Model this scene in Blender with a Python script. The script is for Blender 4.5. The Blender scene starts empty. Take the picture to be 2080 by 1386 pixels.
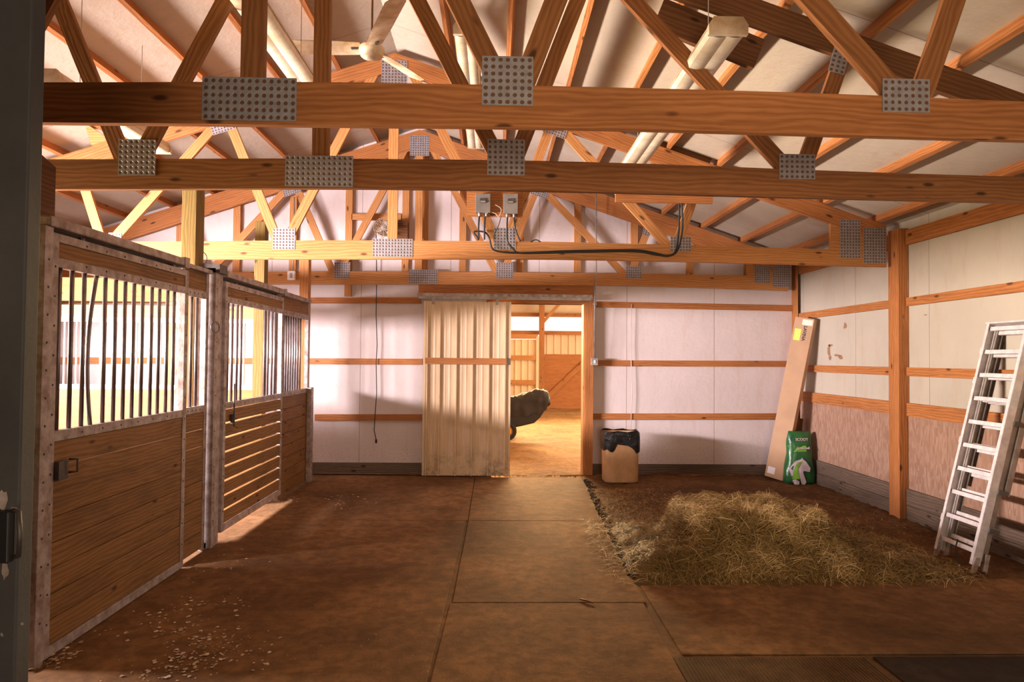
import bpy, math, random
import numpy as np
from mathutils import Vector, Matrix
random.seed(7); RNG = np.random.default_rng(7)
SC = bpy.context.scene
COL = SC.collection
PI = math.pi

# ------------------------------------------------------------------ camera
YAW, PITCH, ROLL, CH, FPX = 0.02585, 0.02469, 0.0090, 1.6, 1386.67
_f = Vector((math.sin(YAW)*math.cos(PITCH), math.cos(YAW)*math.cos(PITCH), math.sin(PITCH)))
_r0 = Vector((math.cos(YAW), -math.sin(YAW), 0)); _u0 = _r0.cross(_f)
_r = _r0*math.cos(ROLL)+_u0*math.sin(ROLL); _u = _u0*math.cos(ROLL)-_r0*math.sin(ROLL)
C0 = Vector((0, 0, CH))
cam_d = bpy.data.cameras.new('camera'); cam = bpy.data.objects.new('camera', cam_d); COL.objects.link(cam)
cam_d.sensor_width = 36; cam_d.lens = 24; cam_d.clip_start = 0.05; cam_d.clip_end = 300
M4 = Matrix((_r, _u, -_f)).transposed().to_4x4(); M4.translation = C0
cam.matrix_world = M4
SC.camera = cam
# ------------------------------------------------------------------ view, sky and daylight
SC.view_settings.view_transform = 'Standard'; SC.view_settings.look = 'None'
SC.view_settings.gamma = 1; SC.view_settings.use_curve_mapping = False
SC.view_settings.exposure = -0.32
w = bpy.data.worlds.new('sky'); SC.world = w; w.use_nodes = True
wb = w.node_tree.nodes['Background']; wb.inputs[0].default_value = (1.0, 0.93, 0.86, 1); wb.inputs[1].default_value = 1.9

def area(name, loc, target, sx, sy, power, col, spread=PI):
    l = bpy.data.lights.new(name, 'AREA'); l.shape = 'RECTANGLE'; l.size = sx; l.size_y = sy
    l.energy = power; l.color = col; l.spread = spread
    o = bpy.data.objects.new(name, l); COL.objects.link(o); o.location = loc
    d = Vector(target)-Vector(loc); o.rotation_euler = d.to_track_quat('-Z', 'Y').to_euler()
    return o
area('daylight_left_window', (-6.05, 4.85, 1.80), (0, 7.6, 1.35), 2.5, 0.36, 1060, (1.0, 0.86, 0.90), math.radians(115))
area('fill_left_back', (-6.05, 8.40, 1.7), (-2.2, 9.5, 1.5), 1.2, 0.6, 30, (1.0, 0.88, 0.90), math.radians(120))  # added fill to brighten the left back wall; the wall has no hatch
area('grass_bounce_left_window', (-6.03, 4.2, 1.70), (3.6, 4.8, 3.35), 2.2, 0.6, 112, (1.0, 0.74, 0.24), math.radians(60))
area('daylight_rear_door', (0.6, -3.6, 1.5), (0.8, 3, 2.35), 1.7, 1.8, 38, (1.0, 0.74, 0.50), math.radians(62))
area('fill_right_side', (4.1, 1.6, 1.25), (1.5, 6.0, 2.0), 2.2, 1.9, 5, (1.0, 0.76, 0.45))  # added fill at an unseen opening put into the right wall
area('daylight_lean_to', (5.6, 15.5, 2.2), (0, 15, 1.0), 7.0, 2.0, 620, (1.0, 0.78, 0.50))
area('daylight_lean_to_opening', (1.2, 20.6, 2.75), (0.6, 7.0, 0.2), 5.0, 0.5, 1000, (1.0, 0.66, 0.32), math.radians(70))

# ------------------------------------------------------------------ pixel rays (2080x1386 frame) onto real planes
def ray(px, py): return _f + _r*((px-1040)/FPX) - _u*((py-693)/FPX)
def PY(px, py, Y): d = ray(px, py); return C0 + d*(Y/d.y)
def PX(px, py, X): d = ray(px, py); return C0 + d*(X/d.x)
def PZ(px, py, z=0.0): d = ray(px, py); return C0 + d*((z-CH)/d.z)

# ------------------------------------------------------------------ mesh builder
class MB:
    def __init__(s): s.v = []; s.f = []; s.uv = []
    def face(s, pts, uvs=None):
        n = len(s.v); s.v += [tuple(p) for p in pts]; s.f.append(tuple(range(n, n+len(pts))))
        s.uv += uvs if uvs else [(0, 0)]*len(pts)
    def board(s, p0, p1, wd, th, nrm=(0, -1, 0), wdir=None, cut0=0, cut1=0, ou=None, ov=None):
        """lumber from p0 to p1 ; th is along nrm, wd across. cut0/cut1 shift of the ends across the width"""
        p0 = Vector(p0); p1 = Vector(p1); d = (p1-p0); L = d.length; d.normalize()
        n = Vector(nrm).normalized(); c = n.cross(d).normalized() if wdir is None else Vector(wdir).normalized()
        n = d.cross(c).normalized()
        ou = random.uniform(0, 40) if ou is None else ou; ov = random.uniform(0, 40) if ov is None else ov
        def P(a, b, e):
            base = p0 if a == 0 else p1
            sh = (cut0 if a == 0 else cut1)*b
            return base + d*sh + c*(b*wd/2) + n*(e*th/2)
        for b0, e0, b1, e1, vv in ((-1, 1, 1, 1, wd), (1, 1, 1, -1, th), (1, -1, -1, -1, wd), (-1, -1, -1, 1, th)):
            s.face([P(0, b0, e0), P(1, b0, e0), P(1, b1, e1), P(0, b1, e1)],
                   [(ou, ov), (ou+L, ov), (ou+L, ov+vv), (ou, ov+vv)])
            ov += vv
        s.face([P(0, -1, 1), P(0, 1, 1), P(0, 1, -1), P(0, -1, -1)], [(ou, ov), (ou, ov+wd), (ou+th, ov+wd), (ou+th, ov)])
        s.face([P(1, -1, 1), P(1, -1, -1), P(1, 1, -1), P(1, 1, 1)], [(ou, ov), (ou+th, ov), (ou+th, ov+wd), (ou, ov+wd)])
        return s
    def box(s, x0, x1, y0, y1, z0, z1):
        a = (x1-x0, y1-y0, z1-z0); k = a.index(max(a)); cx, cy, cz = (x0+x1)/2, (y0+y1)/2, (z0+z1)/2
        if k == 0: s.board((x0, cy, cz), (x1, cy, cz), a[2], a[1], (0, -1, 0))
        elif k == 1: s.board((cx, y0, cz), (cx, y1, cz), a[2], a[0], (1, 0, 0))
        else: s.board((cx, cy, z0), (cx, cy, z1), a[0], a[1], (0, -1, 0))
        return s
    def prism(s, poly, y0, y1, axis='y', ou=None):
        """poly of 2D points: (x,z) extruded in y ; axis 'x': (y,z) ; axis 'z': (x,y)"""
        ou = random.uniform(0, 40) if ou is None else ou
        def P(p, t):
            return (p[0], t, p[1]) if axis == 'y' else ((t, p[0], p[1]) if axis == 'x' else (p[0], p[1], t))
        uv = [(p[0]+ou, p[1]+ou) for p in poly]
        s.face([P(p, y0) for p in poly], uv)
        s.face([P(p, y1) for p in reversed(poly)], uv[::-1])
        n = len(poly)
        for i in range(n):
            a, b = poly[i], poly[(i+1) % n]; L = math.hypot(b[0]-a[0], b[1]-a[1])
            s.face([P(b, y0), P(a, y0), P(a, y1), P(b, y1)], [(ou+L, 0), (ou, 0), (ou, y1-y0), (ou+L, y1-y0)])
        return s
    def tube(s, pts, r, n=8, cap=True):
        pts = [Vector(p) for p in pts]; base = len(s.v); m = len(pts)
        rr = r if isinstance(r, (list, tuple)) else [r]*m
        prev = None
        for i, p in enumerate(pts):
            d = (pts[min(i+1, m-1)]-pts[max(i-1, 0)]).normalized()
            if prev is None:
                a = Vector((0, 0, 1)) if abs(d.z) < .9 else Vector((1, 0, 0))
                u = d.cross(a).normalized()
            else: u = (prev - d*prev.dot(d)).normalized()
            prev = u; v = d.cross(u)
            for k in range(n):
                t = 2*PI*k/n; s.v.append(tuple(p+u*(rr[i]*math.cos(t))+v*(rr[i]*math.sin(t))))
        L = 0
        for i in range(m-1):
            dl = (pts[i+1]-pts[i]).length
            for k in range(n):
                k2 = (k+1) % n
                s.f.append((base+i*n+k, base+i*n+k2, base+(i+1)*n+k2, base+(i+1)*n+k))
                s.uv += [(L, k/n), (L, (k+1)/n), (L+dl, (k+1)/n), (L+dl, k/n)]
            L += dl
        if cap:
            s.f.append(tuple(base+k for k in range(n))[::-1]); s.uv += [(0, 0)]*n
            s.f.append(tuple(base+(m-1)*n+k for k in range(n))); s.uv += [(0, 0)]*n
        return s
    def lathe(s, prof, n=24, c=(0, 0, 0)):
        base = len(s.v)
        for r, z in prof:
            for k in range(n):
                t = 2*PI*k/n; s.v.append((c[0]+r*math.cos(t), c[1]+r*math.sin(t), c[2]+z))
        for i in range(len(prof)-1):
            for k in range(n):
                k2 = (k+1) % n
                s.f.append((base+i*n+k, base+i*n+k2, base+(i+1)*n+k2, base+(i+1)*n+k)); s.uv += [(0, 0)]*4
        return s
    def grid(s, fn, nu, nv):
        base = len(s.v)
        for i in range(nu+1):
            for j in range(nv+1): s.v.append(tuple(fn(i/nu, j/nv)))
        for i in range(nu):
            for j in range(nv):
                a = base+i*(nv+1)+j
                s.f.append((a, a+nv+1, a+nv+2, a+1)); s.uv += [(i/nu, j/nv), ((i+1)/nu, j/nv), ((i+1)/nu, (j+1)/nv), (i/nu, (j+1)/nv)]
        return s
    def xf(s, fn, start=0):
        s.v[start:] = [tuple(fn(Vector(p))) for p in s.v[start:]]; return s
    def build(s, name, mat, parent=None, smooth=False, bevel=0):
        me = bpy.data.meshes.new(name); me.from_pydata(s.v, [], s.f)
        uvl = me.uv_layers.new(name='UVMap'); uvl.data.foreach_set('uv', np.array(s.uv, dtype=np.float32).ravel())
        me.materials.append(mat)
        if smooth: me.polygons.foreach_set('use_smooth', [True]*len(me.polygons))
        me.update()
        o = bpy.data.objects.new(name, me); COL.objects.link(o)
        if parent is not None: o.parent = parent
        if bevel:
            wm = o.modifiers.new('weld', 'WELD'); wm.merge_threshold = 1e-5
            b = o.modifiers.new('bevel', 'BEVEL'); b.width = bevel; b.segments = 2; b.limit_method = 'ANGLE'
        return o

def tag(o, label, cat=None, group=None, kind=None):
    if label: o['label'] = label
    if cat: o['category'] = cat
    if group: o['group'] = group
    if kind: o['kind'] = kind
    return o
def thing(name, label, cat, group=None, loc=(0, 0, 0)):
    o = bpy.data.objects.new(name, None); COL.objects.link(o); o.location = loc; o.empty_display_size = .1
    return tag(o, label, cat, group)
def struct(o): o['kind'] = 'structure'; return o

# ------------------------------------------------------------------ materials
def newmat(name):
    m = bpy.data.materials.new(name); m.use_nodes = True
    nt = m.node_tree; b = nt.nodes['Principled BSDF']; return m, nt, b
class N:
    def __init__(s, nt): s.nt = nt
    def n(s, t, **kw):
        x = s.nt.nodes.new(t)
        for k, v in kw.items():
            if k.startswith('_'): x.inputs[int(k[1:])].default_value = v
            else: setattr(x, k, v)
        return x
    def l(s, a, b): s.nt.links.new(a, b)
    def math(s, op, a, b=None, c=None):
        x = s.nt.nodes.new('ShaderNodeMath'); x.operation = op
        for i, q in enumerate((a, b, c)):
            if q is None: continue
            if isinstance(q, (int, float)): x.inputs[i].default_value = q
            else: s.nt.links.new(q, x.inputs[i])
        return x.outputs[0]
    def ramp(s, fac, stops):
        x = s.nt.nodes.new('ShaderNodeValToRGB'); e = x.color_ramp.elements
        while len(e) < len(stops): e.new(0.5)
        for k, (p, c) in enumerate(stops):
            e[k].position = p; e[k].color = (*c, 1) if len(c) == 3 else c
        s.l(fac, x.inputs[0]); return x.outputs[0]
    def mix(s, fac, a, b, mode='MIX'):
        x = s.nt.nodes.new('ShaderNodeMix'); x.data_type = 'RGBA'; x.blend_type = mode
        for i, q in ((0, fac), (6, a), (7, b)):
            if isinstance(q, (int, float)): x.inputs[i].default_value = q
            elif isinstance(q, tuple): x.inputs[i].default_value = (*q, 1) if len(q) == 3 else q
            else: s.l(q, x.inputs[i])
        return x.outputs[2]
    def uv(s, sx=1, sy=1, sz=1, kind='UV'):
        tc = s.nt.nodes.new('ShaderNodeTexCoord'); mp = s.nt.nodes.new('ShaderNodeMapping')
        mp.inputs[3].default_value = (sx, sy, sz); s.l(tc.outputs[kind], mp.inputs[0]); return mp.outputs[0]
    def noise(s, vec, scale=5, detail=4, rough=.55, dist=0):
        x = s.nt.nodes.new('ShaderNodeTexNoise'); x.inputs['Scale'].default_value = scale
        x.inputs['Detail'].default_value = detail; x.inputs['Roughness'].default_value = rough; x.inputs['Distortion'].default_value = dist
        s.l(vec, x.inputs['Vector']); return x.outputs[0]
    def bump(s, h, b, st=.3, d=.01):
        x = s.nt.nodes.new('ShaderNodeBump'); x.inputs['Strength'].default_value = st; x.inputs['Distance'].default_value = d
        s.l(h, x.inputs['Height']); s.l(x.outputs[0], b.inputs['Normal'])

def wood(name, light, dark, rough=.65, knots=True, stain=.35, grain=1.0):
    m, nt, b = newmat(name); g = N(nt)
    uvw = g.uv(1, 1, 1)
    warp = g.noise(g.uv(1.1, 5, 1), 1.3, 3)
    sep = nt.nodes.new('ShaderNodeSeparateXYZ'); g.l(uvw, sep.inputs[0])
    band = g.math('SINE', g.math('ADD', g.math('MULTIPLY', sep.outputs[1], 230*grain), g.math('MULTIPLY', warp, 26)))
    band = g.math('MULTIPLY_ADD', band, .5, .5)
    fib = g.noise(g.uv(5, 160, 1), 1.0, 3, .6)
    big = g.noise(g.uv(.8, 3.5, 1), 1.0, 4, .6)
    f = g.math('ADD', g.math('MULTIPLY', band, .28), g.math('ADD', g.math('MULTIPLY', fib, .55), g.math('MULTIPLY', big, .45)))
    c = g.ramp(f, [(.30, dark), (.62, tuple((a+b_)/2 for a, b_ in zip(light, dark))), (.92, light)])
    st = g.noise(g.uv(.6, 2.2, 1), 2.1, 5, .65)
    c = g.mix(g.math('MULTIPLY', g.ramp(st, [(.45, (0, 0, 0)), (.75, (1, 1, 1))]), stain), c, tuple(x*.35 for x in dark))
    if knots:
        v = nt.nodes.new('ShaderNodeTexVoronoi'); v.inputs['Scale'].default_value = 1.0; v.inputs['Randomness'].default_value = 1
        g.l(g.uv(3.2, 8.5, 1), v.inputs['Vector'])
        c = g.mix(g.math('MULTIPLY', g.ramp(v.outputs['Distance'], [(.075, (1, 1, 1)), (.15, (0, 0, 0))]), .85), c, tuple(x*.18 for x in dark))
    g.l(c, b.inputs['Base Color']); b.inputs['Roughness'].default_value = rough
    b.inputs['Specular IOR Level'].default_value = .25
    g.bump(f, b, .35, .004)
    return m
def plain(name, col, rough=.6, metal=0, var=.25, scale=6, bump=.0, col2=None, bscale=60, spec=.4):
    m, nt, b = newmat(name); g = N(nt)
    v = g.uv(1, 1, 1, 'Object'); n1 = g.noise(v, scale, 5, .6)
    c2 = col2 if col2 else tuple(x*(1-var) for x in col)
    c = g.ramp(n1, [(.35, c2), (.65, col)])
    g.l(c, b.inputs['Base Color']); b.inputs['Roughness'].default_value = rough; b.inputs['Metallic'].default_value = metal
    b.inputs['Specular IOR Level'].default_value = spec
    if bump: g.bump(g.noise(v, bscale, 4), b, bump, .01)
    return m

M = {}
M['pine'] = wood('pine', (.54, .22, .072), (.27, .088, .022))
M['pine_light'] = wood('pine_light', (.60, .285, .100), (.36, .135, .038), stain=.15)
M['pine_shaded'] = wood('pine_shaded', (.36, .15, .050), (.17, .058, .016))  # darker pine copy: shade on near webs and second beam put into colour
M['pine_dark'] = wood('pine_dark', (.20, .085, .03), (.085, .032, .011))
M['treated'] = wood('treated', (.24, .155, .035), (.13, .075, .015))
M['plank'] = wood('plank', (.38, .195, .066), (.17, .078, .025), stain=.6)
M['grey_wood'] = wood('grey_wood', (.20, .14, .10), (.08, .055, .04), stain=.5)
M['plywood'] = wood('plywood', (.46, .18, .058), (.36, .12, .032), knots=False, stain=.1, grain=.25)
M['zinc'] = plain('zinc', (.42, .37, .33), .5, .35, .35, 9, .1)
M['steel_dark'] = plain('steel_dark', (.13, .11, .10), .5, .5, .4, 12, .1)
M['bar_steel'] = plain('bar_steel', (.33, .28, .28), .38, .75, .3, 14)
M['galv'] = plain('galv', (.50, .43, .41), .55, .15, .45, 14, .15, col2=(.27, .19, .155))
M['white_metal'] = plain('white_metal', (.82, .78, .76), .5, 0, .1, 4)
M['grey_door'] = plain('grey_door', (.075, .073, .072), .7, 0, .35, 2.5, .12)
M['black'] = plain('black', (.012, .012, .012), .5, 0, .2)
M['black_cable'] = plain('black_cable', (.02, .017, .014), .55, 0, .2)
M['white_wire'] = plain('white_wire', (.7, .6, .5), .5, 0, .2)
M['alu'] = plain('alu', (.82, .77, .77), .35, .15, .25, 18, .05)
M['alu_dark'] = plain('alu_dark', (.16, .15, .14), .5, .5, .3, 10)
M['card'] = plain('card', (.50, .31, .185), .8, 0, .15, 3)
M['card_side'] = plain('card_side', (.33, .19, .11), .85, 0, .2, 3)
M['tape'] = plain('tape', (.72, .55, .42), .25, 0, .1)
M['yellow'] = plain('yellow', (.85, .75, .01), .5, 0, .05)
M['paper'] = plain('paper', (.75, .65, .66), .6, 0, .05)
M['ink'] = plain('ink', (.05, .025, .02), .6, 0, .1)
M['tan_plastic'] = plain('tan_plastic', (.62, .36, .17), .45, 0, .3, 5)
M['fan_white'] = plain('fan_white', (.72, .60, .45), .45, 0, .5, 7, .1, col2=(.45, .28, .13))
M['box_grey'] = plain('box_grey', (.25, .22, .19), .55, .2, .25, 8)
M['soil_black'] = plain('soil_black', (.02, .012, .008), .95, 0, .4, 12, .5)

def m_wall(name, base, seam=1.22, axis=0, off=0.0, dirt=True, seamcol=(.20, .11, .07)):
    m, nt, b = newmat(name); g = N(nt)
    v = g.uv(1, 1, 1, 'Object'); sep = nt.nodes.new('ShaderNodeSeparateXYZ'); g.l(v, sep.inputs[0])
    n1 = g.noise(v, 1.1, 5, .6); n2 = g.noise(g.uv(3, 3, .7, 'Object'), 2.2, 6, .7)
    c = g.ramp(n1, [(.3, tuple(x*.88 for x in base)), (.65, base)])
    c = g.mix(g.math('MULTIPLY', g.ramp(n2, [(.52, (0, 0, 0)), (.72, (1, 1, 1))]), .30), c, (base[0]*.78, base[1]*.58, base[2]*.42))
    sp = g.noise(v, 38, 6, .85)
    if dirt:   # splashed muck near the floor
        low = g.ramp(sep.outputs[2], [(0.12, (1, 1, 1)), (.75, (0, 0, 0))])
        k = g.math('MULTIPLY', g.ramp(sp, [(.52, (0, 0, 0)), (.66, (1, 1, 1))]), low)
        c = g.mix(g.math('MULTIPLY', k, .55), c, (.12, .065, .035))
    d = g.math('ABSOLUTE', g.math('SUBTRACT', g.math('FRACT', g.math('DIVIDE', g.math('ADD', sep.outputs[axis], 100+off), seam)), .5))
    s_ = g.math('LESS_THAN', d, .0032/seam)
    c = g.mix(g.math('MULTIPLY', s_, .8), c, seamcol)
    g.l(c, b.inputs['Base Color']); b.inputs['Roughness'].default_value = .75; b.inputs['Specular IOR Level'].default_value = .2
    g.bump(g.noise(v, 14, 5, .65), b, .22, .02)
    return m
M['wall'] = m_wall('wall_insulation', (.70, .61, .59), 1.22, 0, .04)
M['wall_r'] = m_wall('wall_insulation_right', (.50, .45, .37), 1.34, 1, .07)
M['ceil'] = m_wall('ceiling_insulation', (.48, .405, .315), 2.40, 1, .35, dirt=False)

def m_plate():
    m, nt, b = newmat('gusset'); g = N(nt)
    tc = nt.nodes.new('ShaderNodeTexCoord'); sep = nt.nodes.new('ShaderNodeSeparateXYZ'); g.l(tc.outputs['UV'], sep.inputs[0])
    P_ = .0308
    fx = g.math('SUBTRACT', g.math('FRACT', g.math('DIVIDE', sep.outputs[0], P_)), .5)
    fy = g.math('SUBTRACT', g.math('FRACT', g.math('DIVIDE', sep.outputs[1], P_)), .5)
    r = g.math('SQRT', g.math('ADD', g.math('MULTIPLY', fx, fx), g.math('MULTIPLY', fy, fy)))
    hole = g.ramp(r, [(.255, (1, 1, 1)), (.30, (0, 0, 0))])
    v = g.uv(1, 1, 1, 'Object'); n1 = g.noise(v, 22, 4, .7)
    c = g.mix(hole, g.ramp(n1, [(.3, (.23, .215, .225)), (.7, (.37, .35, .37))]), (.13, .06, .03))
    g.l(c, b.inputs['Base Color']); b.inputs['Roughness'].default_value = .5
    g.l(g.math('MULTIPLY', g.math('SUBTRACT', 1, hole), .2), b.inputs['Metallic'])
    g.bump(g.math('SUBTRACT', g.ramp(r, [(.22, (0, 0, 0)), (.34, (1, 1, 1))]), g.math('MULTIPLY', n1, .3)), b, .6, .004)
    return m
M['plate'] = m_plate()

def m_ground(name, c1, c2, c3, rough=.95, sc=1.0, bump=.5, fine=(.62, .72), finec=None):
    m, nt, b = newmat(name); g = N(nt); v = g.uv(1, 1, 1, 'Object')
    n1 = g.noise(v, .9*sc, 6, .62, .4); n2 = g.noise(v, 9*sc, 6, .7); n3 = g.noise(v, 70*sc, 4, .7)
    c = g.ramp(n1, [(.32, c1), (.52, c2), (.70, c3)])
    c = g.mix(g.math('MULTIPLY', g.ramp(n2, [(.40, (1, 1, 1)), (.60, (0, 0, 0))]), .45), c, tuple(x*.45 for x in c1))
    if finec: c = g.mix(g.math('MULTIPLY', g.ramp(n3, [(fine[0], (0, 0, 0)), (fine[1], (1, 1, 1))]), .6), c, finec)
    g.l(c, b.inputs['Base Color']); b.inputs['Roughness'].default_value = rough; b.inputs['Specular IOR Level'].default_value = .15
    h = g.math('ADD', n2, g.math('MULTIPLY', n3, .5)); g.bump(h, b, bump, .02)
    return m
M['concrete'] = m_ground('dusty_concrete', (.13, .070, .031), (.22, .118, .051), (.32, .172, .075), bump=.3, finec=(.30, .17, .09))
M['mat'] = m_ground('dusty_mat', (.125, .063, .026), (.235, .122, .050), (.34, .178, .072), bump=.28, finec=(.30, .17, .09))
M['mat_rib'] = m_ground('ribbed_mat', (.10, .06, .03), (.14, .082, .041), (.18, .105, .05), bump=.3)
M['mat_dark'] = m_ground('dark_mat', (.035, .024, .017), (.05, .033, .022), (.07, .045, .028), bump=.3)
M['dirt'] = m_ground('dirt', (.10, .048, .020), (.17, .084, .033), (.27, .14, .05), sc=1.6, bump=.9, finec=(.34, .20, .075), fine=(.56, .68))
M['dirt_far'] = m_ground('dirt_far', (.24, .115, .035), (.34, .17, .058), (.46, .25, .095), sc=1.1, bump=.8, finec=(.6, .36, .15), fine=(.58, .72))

def m_osb():
    m, nt, b = newmat('osb'); g = N(nt)
    v = nt.nodes.new('ShaderNodeTexVoronoi'); v.feature = 'F1'; v.inputs['Scale'].default_value = 1
    g.l(g.uv(48, 48, 15, 'Object'), v.inputs['Vector'])
    nz = g.noise(g.uv(1, 1, .4, 'Object'), 14, 5, .7)
    sepc = nt.nodes.new('ShaderNodeSeparateColor'); g.l(v.outputs['Color'], sepc.inputs[0])
    f = g.math('ADD', g.math('MULTIPLY', sepc.outputs[0], .5), g.math('MULTIPLY', nz, .6))
    c = g.ramp(f, [(.2, (.25, .135, .085)), (.5, (.31, .18, .12)), (.85, (.38, .235, .165))])
    g.l(c, b.inputs['Base Color']); b.inputs['Roughness'].default_value = .8; g.bump(f, b, .3, .006)
    return m
M['osb'] = m_osb()

def m_panel():   # beige ribbed sheet metal, dirty at the foot
    m, nt, b = newmat('sheet_metal'); g = N(nt)
    v = g.uv(1, 1, 1, 'Object'); sep = nt.nodes.new('ShaderNodeSeparateXYZ'); g.l(v, sep.inputs[0])
    n1 = g.noise(g.uv(4, 4, .6, 'Object'), 3, 5, .6)
    c = g.ramp(n1, [(.3, (.60, .43, .25)), (.7, (.76, .58, .38))])
    low = g.ramp(sep.outputs[2], [(0.0, (1, 1, 1)), (.45, (0, 0, 0))])
    k = g.math('MULTIPLY', g.ramp(g.noise(v, 9, 6, .75), [(.46, (0, 0, 0)), (.62, (1, 1, 1))]), low)
    c = g.mix(g.math('MULTIPLY', k, .7), c, (.09, .05, .025))
    g.l(c, b.inputs['Base Color']); b.inputs['Roughness'].default_value = .42; b.inputs['Specular IOR Level'].default_value = .5
    return m
M['sheet'] = m_panel()
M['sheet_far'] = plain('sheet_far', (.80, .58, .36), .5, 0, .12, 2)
def m_fixture():
    m, nt, b = newmat('fixture_lens'); g = N(nt)
    v = g.uv(1, 1, 1, 'Object'); n = g.noise(v, 5, 5, .7)
    c = g.ramp(n, [(.3, (.55, .45, .30)), (.65, (.80, .72, .58))])
    g.l(c, b.inputs['Base Color']); b.inputs['Roughness'].default_value = .25; b.inputs['Specular IOR Level'].default_value = .6
    return m
M['fixture'] = m_fixture()
def m_hay(name, cols):
    m, nt, b = newmat(name); g = N(nt)
    tc = nt.nodes.new('ShaderNodeTexCoord'); sep = nt.nodes.new('ShaderNodeSeparateXYZ'); g.l(tc.outputs['UV'], sep.inputs[0])
    c = g.ramp(sep.outputs[0], cols); g.l(c, b.inputs['Base Color']); b.inputs['Roughness'].default_value = .6
    b.inputs['Specular IOR Level'].default_value = .25
    return m
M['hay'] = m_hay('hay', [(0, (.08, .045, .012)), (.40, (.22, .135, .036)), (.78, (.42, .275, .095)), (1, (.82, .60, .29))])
M['straw'] = m_hay('straw', [(0, (.22, .12, .03)), (.5, (.45, .27, .08)), (1, (.70, .48, .20))])
M['crumb'] = m_hay('crumb', [(0, (.40, .26, .14)), (.5, (.62, .46, .30)), (1, (.80, .66, .50))])
def m_bag_plastic():
    m, nt, b = newmat('bin_liner'); g = N(nt)
    b.inputs['Base Color'].default_value = (.006, .006, .006, 1); b.inputs['Roughness'].default_value = .28
    b.inputs['Specular IOR Level'].default_value = .45
    g.bump(g.noise(g.uv(1, 1, 1.5, 'Object'), 9, 5, .7, 1.2), b, .9, .03)
    return m
M['liner'] = m_bag_plastic()
M['green'] = plain('bag_green', (.022, .145, .035), .3, 0, .65, 9, .5, col2=(.012, .085, .03), bscale=12, spec=.6)
M['bag_lime'] = plain('bag_lime', (.22, .48, .06), .35, 0, .35, 14)
M['bag_teal'] = plain('bag_teal', (.01, .10, .06), .3, 0, .3, 9)
M['bag_white'] = plain('bag_white', (.66, .55, .60), .4, 0, .25, 12)
M['tarp'] = plain('cart_cover', (.030, .024, .024), .75, 0, .35, 6, .5, bscale=18)
M['tub'] = plain('cart_tub', (.014, .012, .012), .55, 0, .3)
M['rubber'] = plain('rubber', (.02, .018, .016), .85, 0, .2)
M['hub_yellow'] = plain('hub_yellow', (.85, .40, .02), .4, 0, .1)

# ------------------------------------------------------------------ the shell
YB, XR, XL = 9.396, 4.185, -6.2
XC, ZP, SL = -1.04, 4.69, .335
def ztop(x): return ZP-SL*abs(x-XC)
PH = .09                                   # purlin depth
def zroof(x): return ztop(x)+PH

# floor
fl = MB(); fl.box(XL-.2, XR+.2, -4.0, YB+.1, -.12, 0.0)
struct(fl.build('floor', M['concrete']))
# back wall with the doorway and the gable vent cut out
dr = PY(1187, 800, YB); dxl, dxr = PY(1000, 800, YB).x, dr.x; dzt = PY(1110, 618, YB).z
va, vb = PY(950, 396, YB), PY(1023, 322, YB)
def back_wall():
    mb = MB(); y0, y1 = YB, YB+.10
    xs = [XL, va.x, dxl, XC, vb.x, dxr, XR]; xs = sorted(set(xs))
    def quad(xa, xb, za0, zb0, za1, zb1): mb.prism([(xa, za0), (xb, zb0), (xb, zb1), (xa, za1)], y0, y1)
    for a, b_ in zip(xs[:-1], xs[1:]):
        mid = (a+b_)/2; segs = [(0.0, None)]
        zl = 0.0
        if dxl-1e-6 < mid < dxr: zl = dzt
        if va.x < mid < vb.x:
            quad(a, b_, zl, zl, va.z, va.z); quad(a, b_, vb.z, vb.z, zroof(a), zroof(b_))
        else: quad(a, b_, zl, zl, zroof(a), zroof(b_))
    return mb.build('wall_back', M['wall'])
struct(back_wall())
# right wall, with an opening added for light near the camera (outside the frame)
rw = MB()
rw.box(XR, XR+.1, 3.0, YB+.1, 0, zroof(XR)); rw.box(XR, XR+.1, 0.4, 3.0, 2.3, zroof(XR)); rw.box(XR, XR+.1, -4, 0.4, 0, zroof(XR))
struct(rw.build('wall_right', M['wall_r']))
# left wall with its long window
lw = MB()
for (a, b_, c, d) in ((-4, 2.6, 0, zroof(XL)), (2.6, 7.0, 0, 1.3), (2.6, 7.0, 2.3, zroof(XL)), (7.0, YB+.1, 0, zroof(XL))):
    lw.box(XL-.1, XL, a, b_, c, d)
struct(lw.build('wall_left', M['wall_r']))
# rear wall behind the camera with a wide door opening
bw = MB()
bw.box(XL, -.3, -4.1, -4.0, 0, 2.3); bw.box(1.5, XR, -4.1, -4.0, 0, 2.3)
bw.prism([(XL, 2.3), (XR, 2.3), (XR, zroof(XR)), (XC, zroof(XC)), (XL, zroof(XL))], -4.1, -4.0)
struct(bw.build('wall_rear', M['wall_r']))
# ceiling
cl = MB(); t = .05
cl.prism([(XL-.3, zroof(XL-.3)), (XC, zroof(XC)), (XR+.3, zroof(XR+.3)), (XR+.3, zroof(XR+.3)+t), (XC, zroof(XC)+t), (XL-.3, zroof(XL-.3)+t)], -4.2, YB+.12)
struct(cl.build('ceiling', M['ceil']))

ORD = ['first', 'second', 'third', 'fourth', 'fifth', 'sixth', 'seventh', 'eighth', 'ninth', 'tenth']
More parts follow.
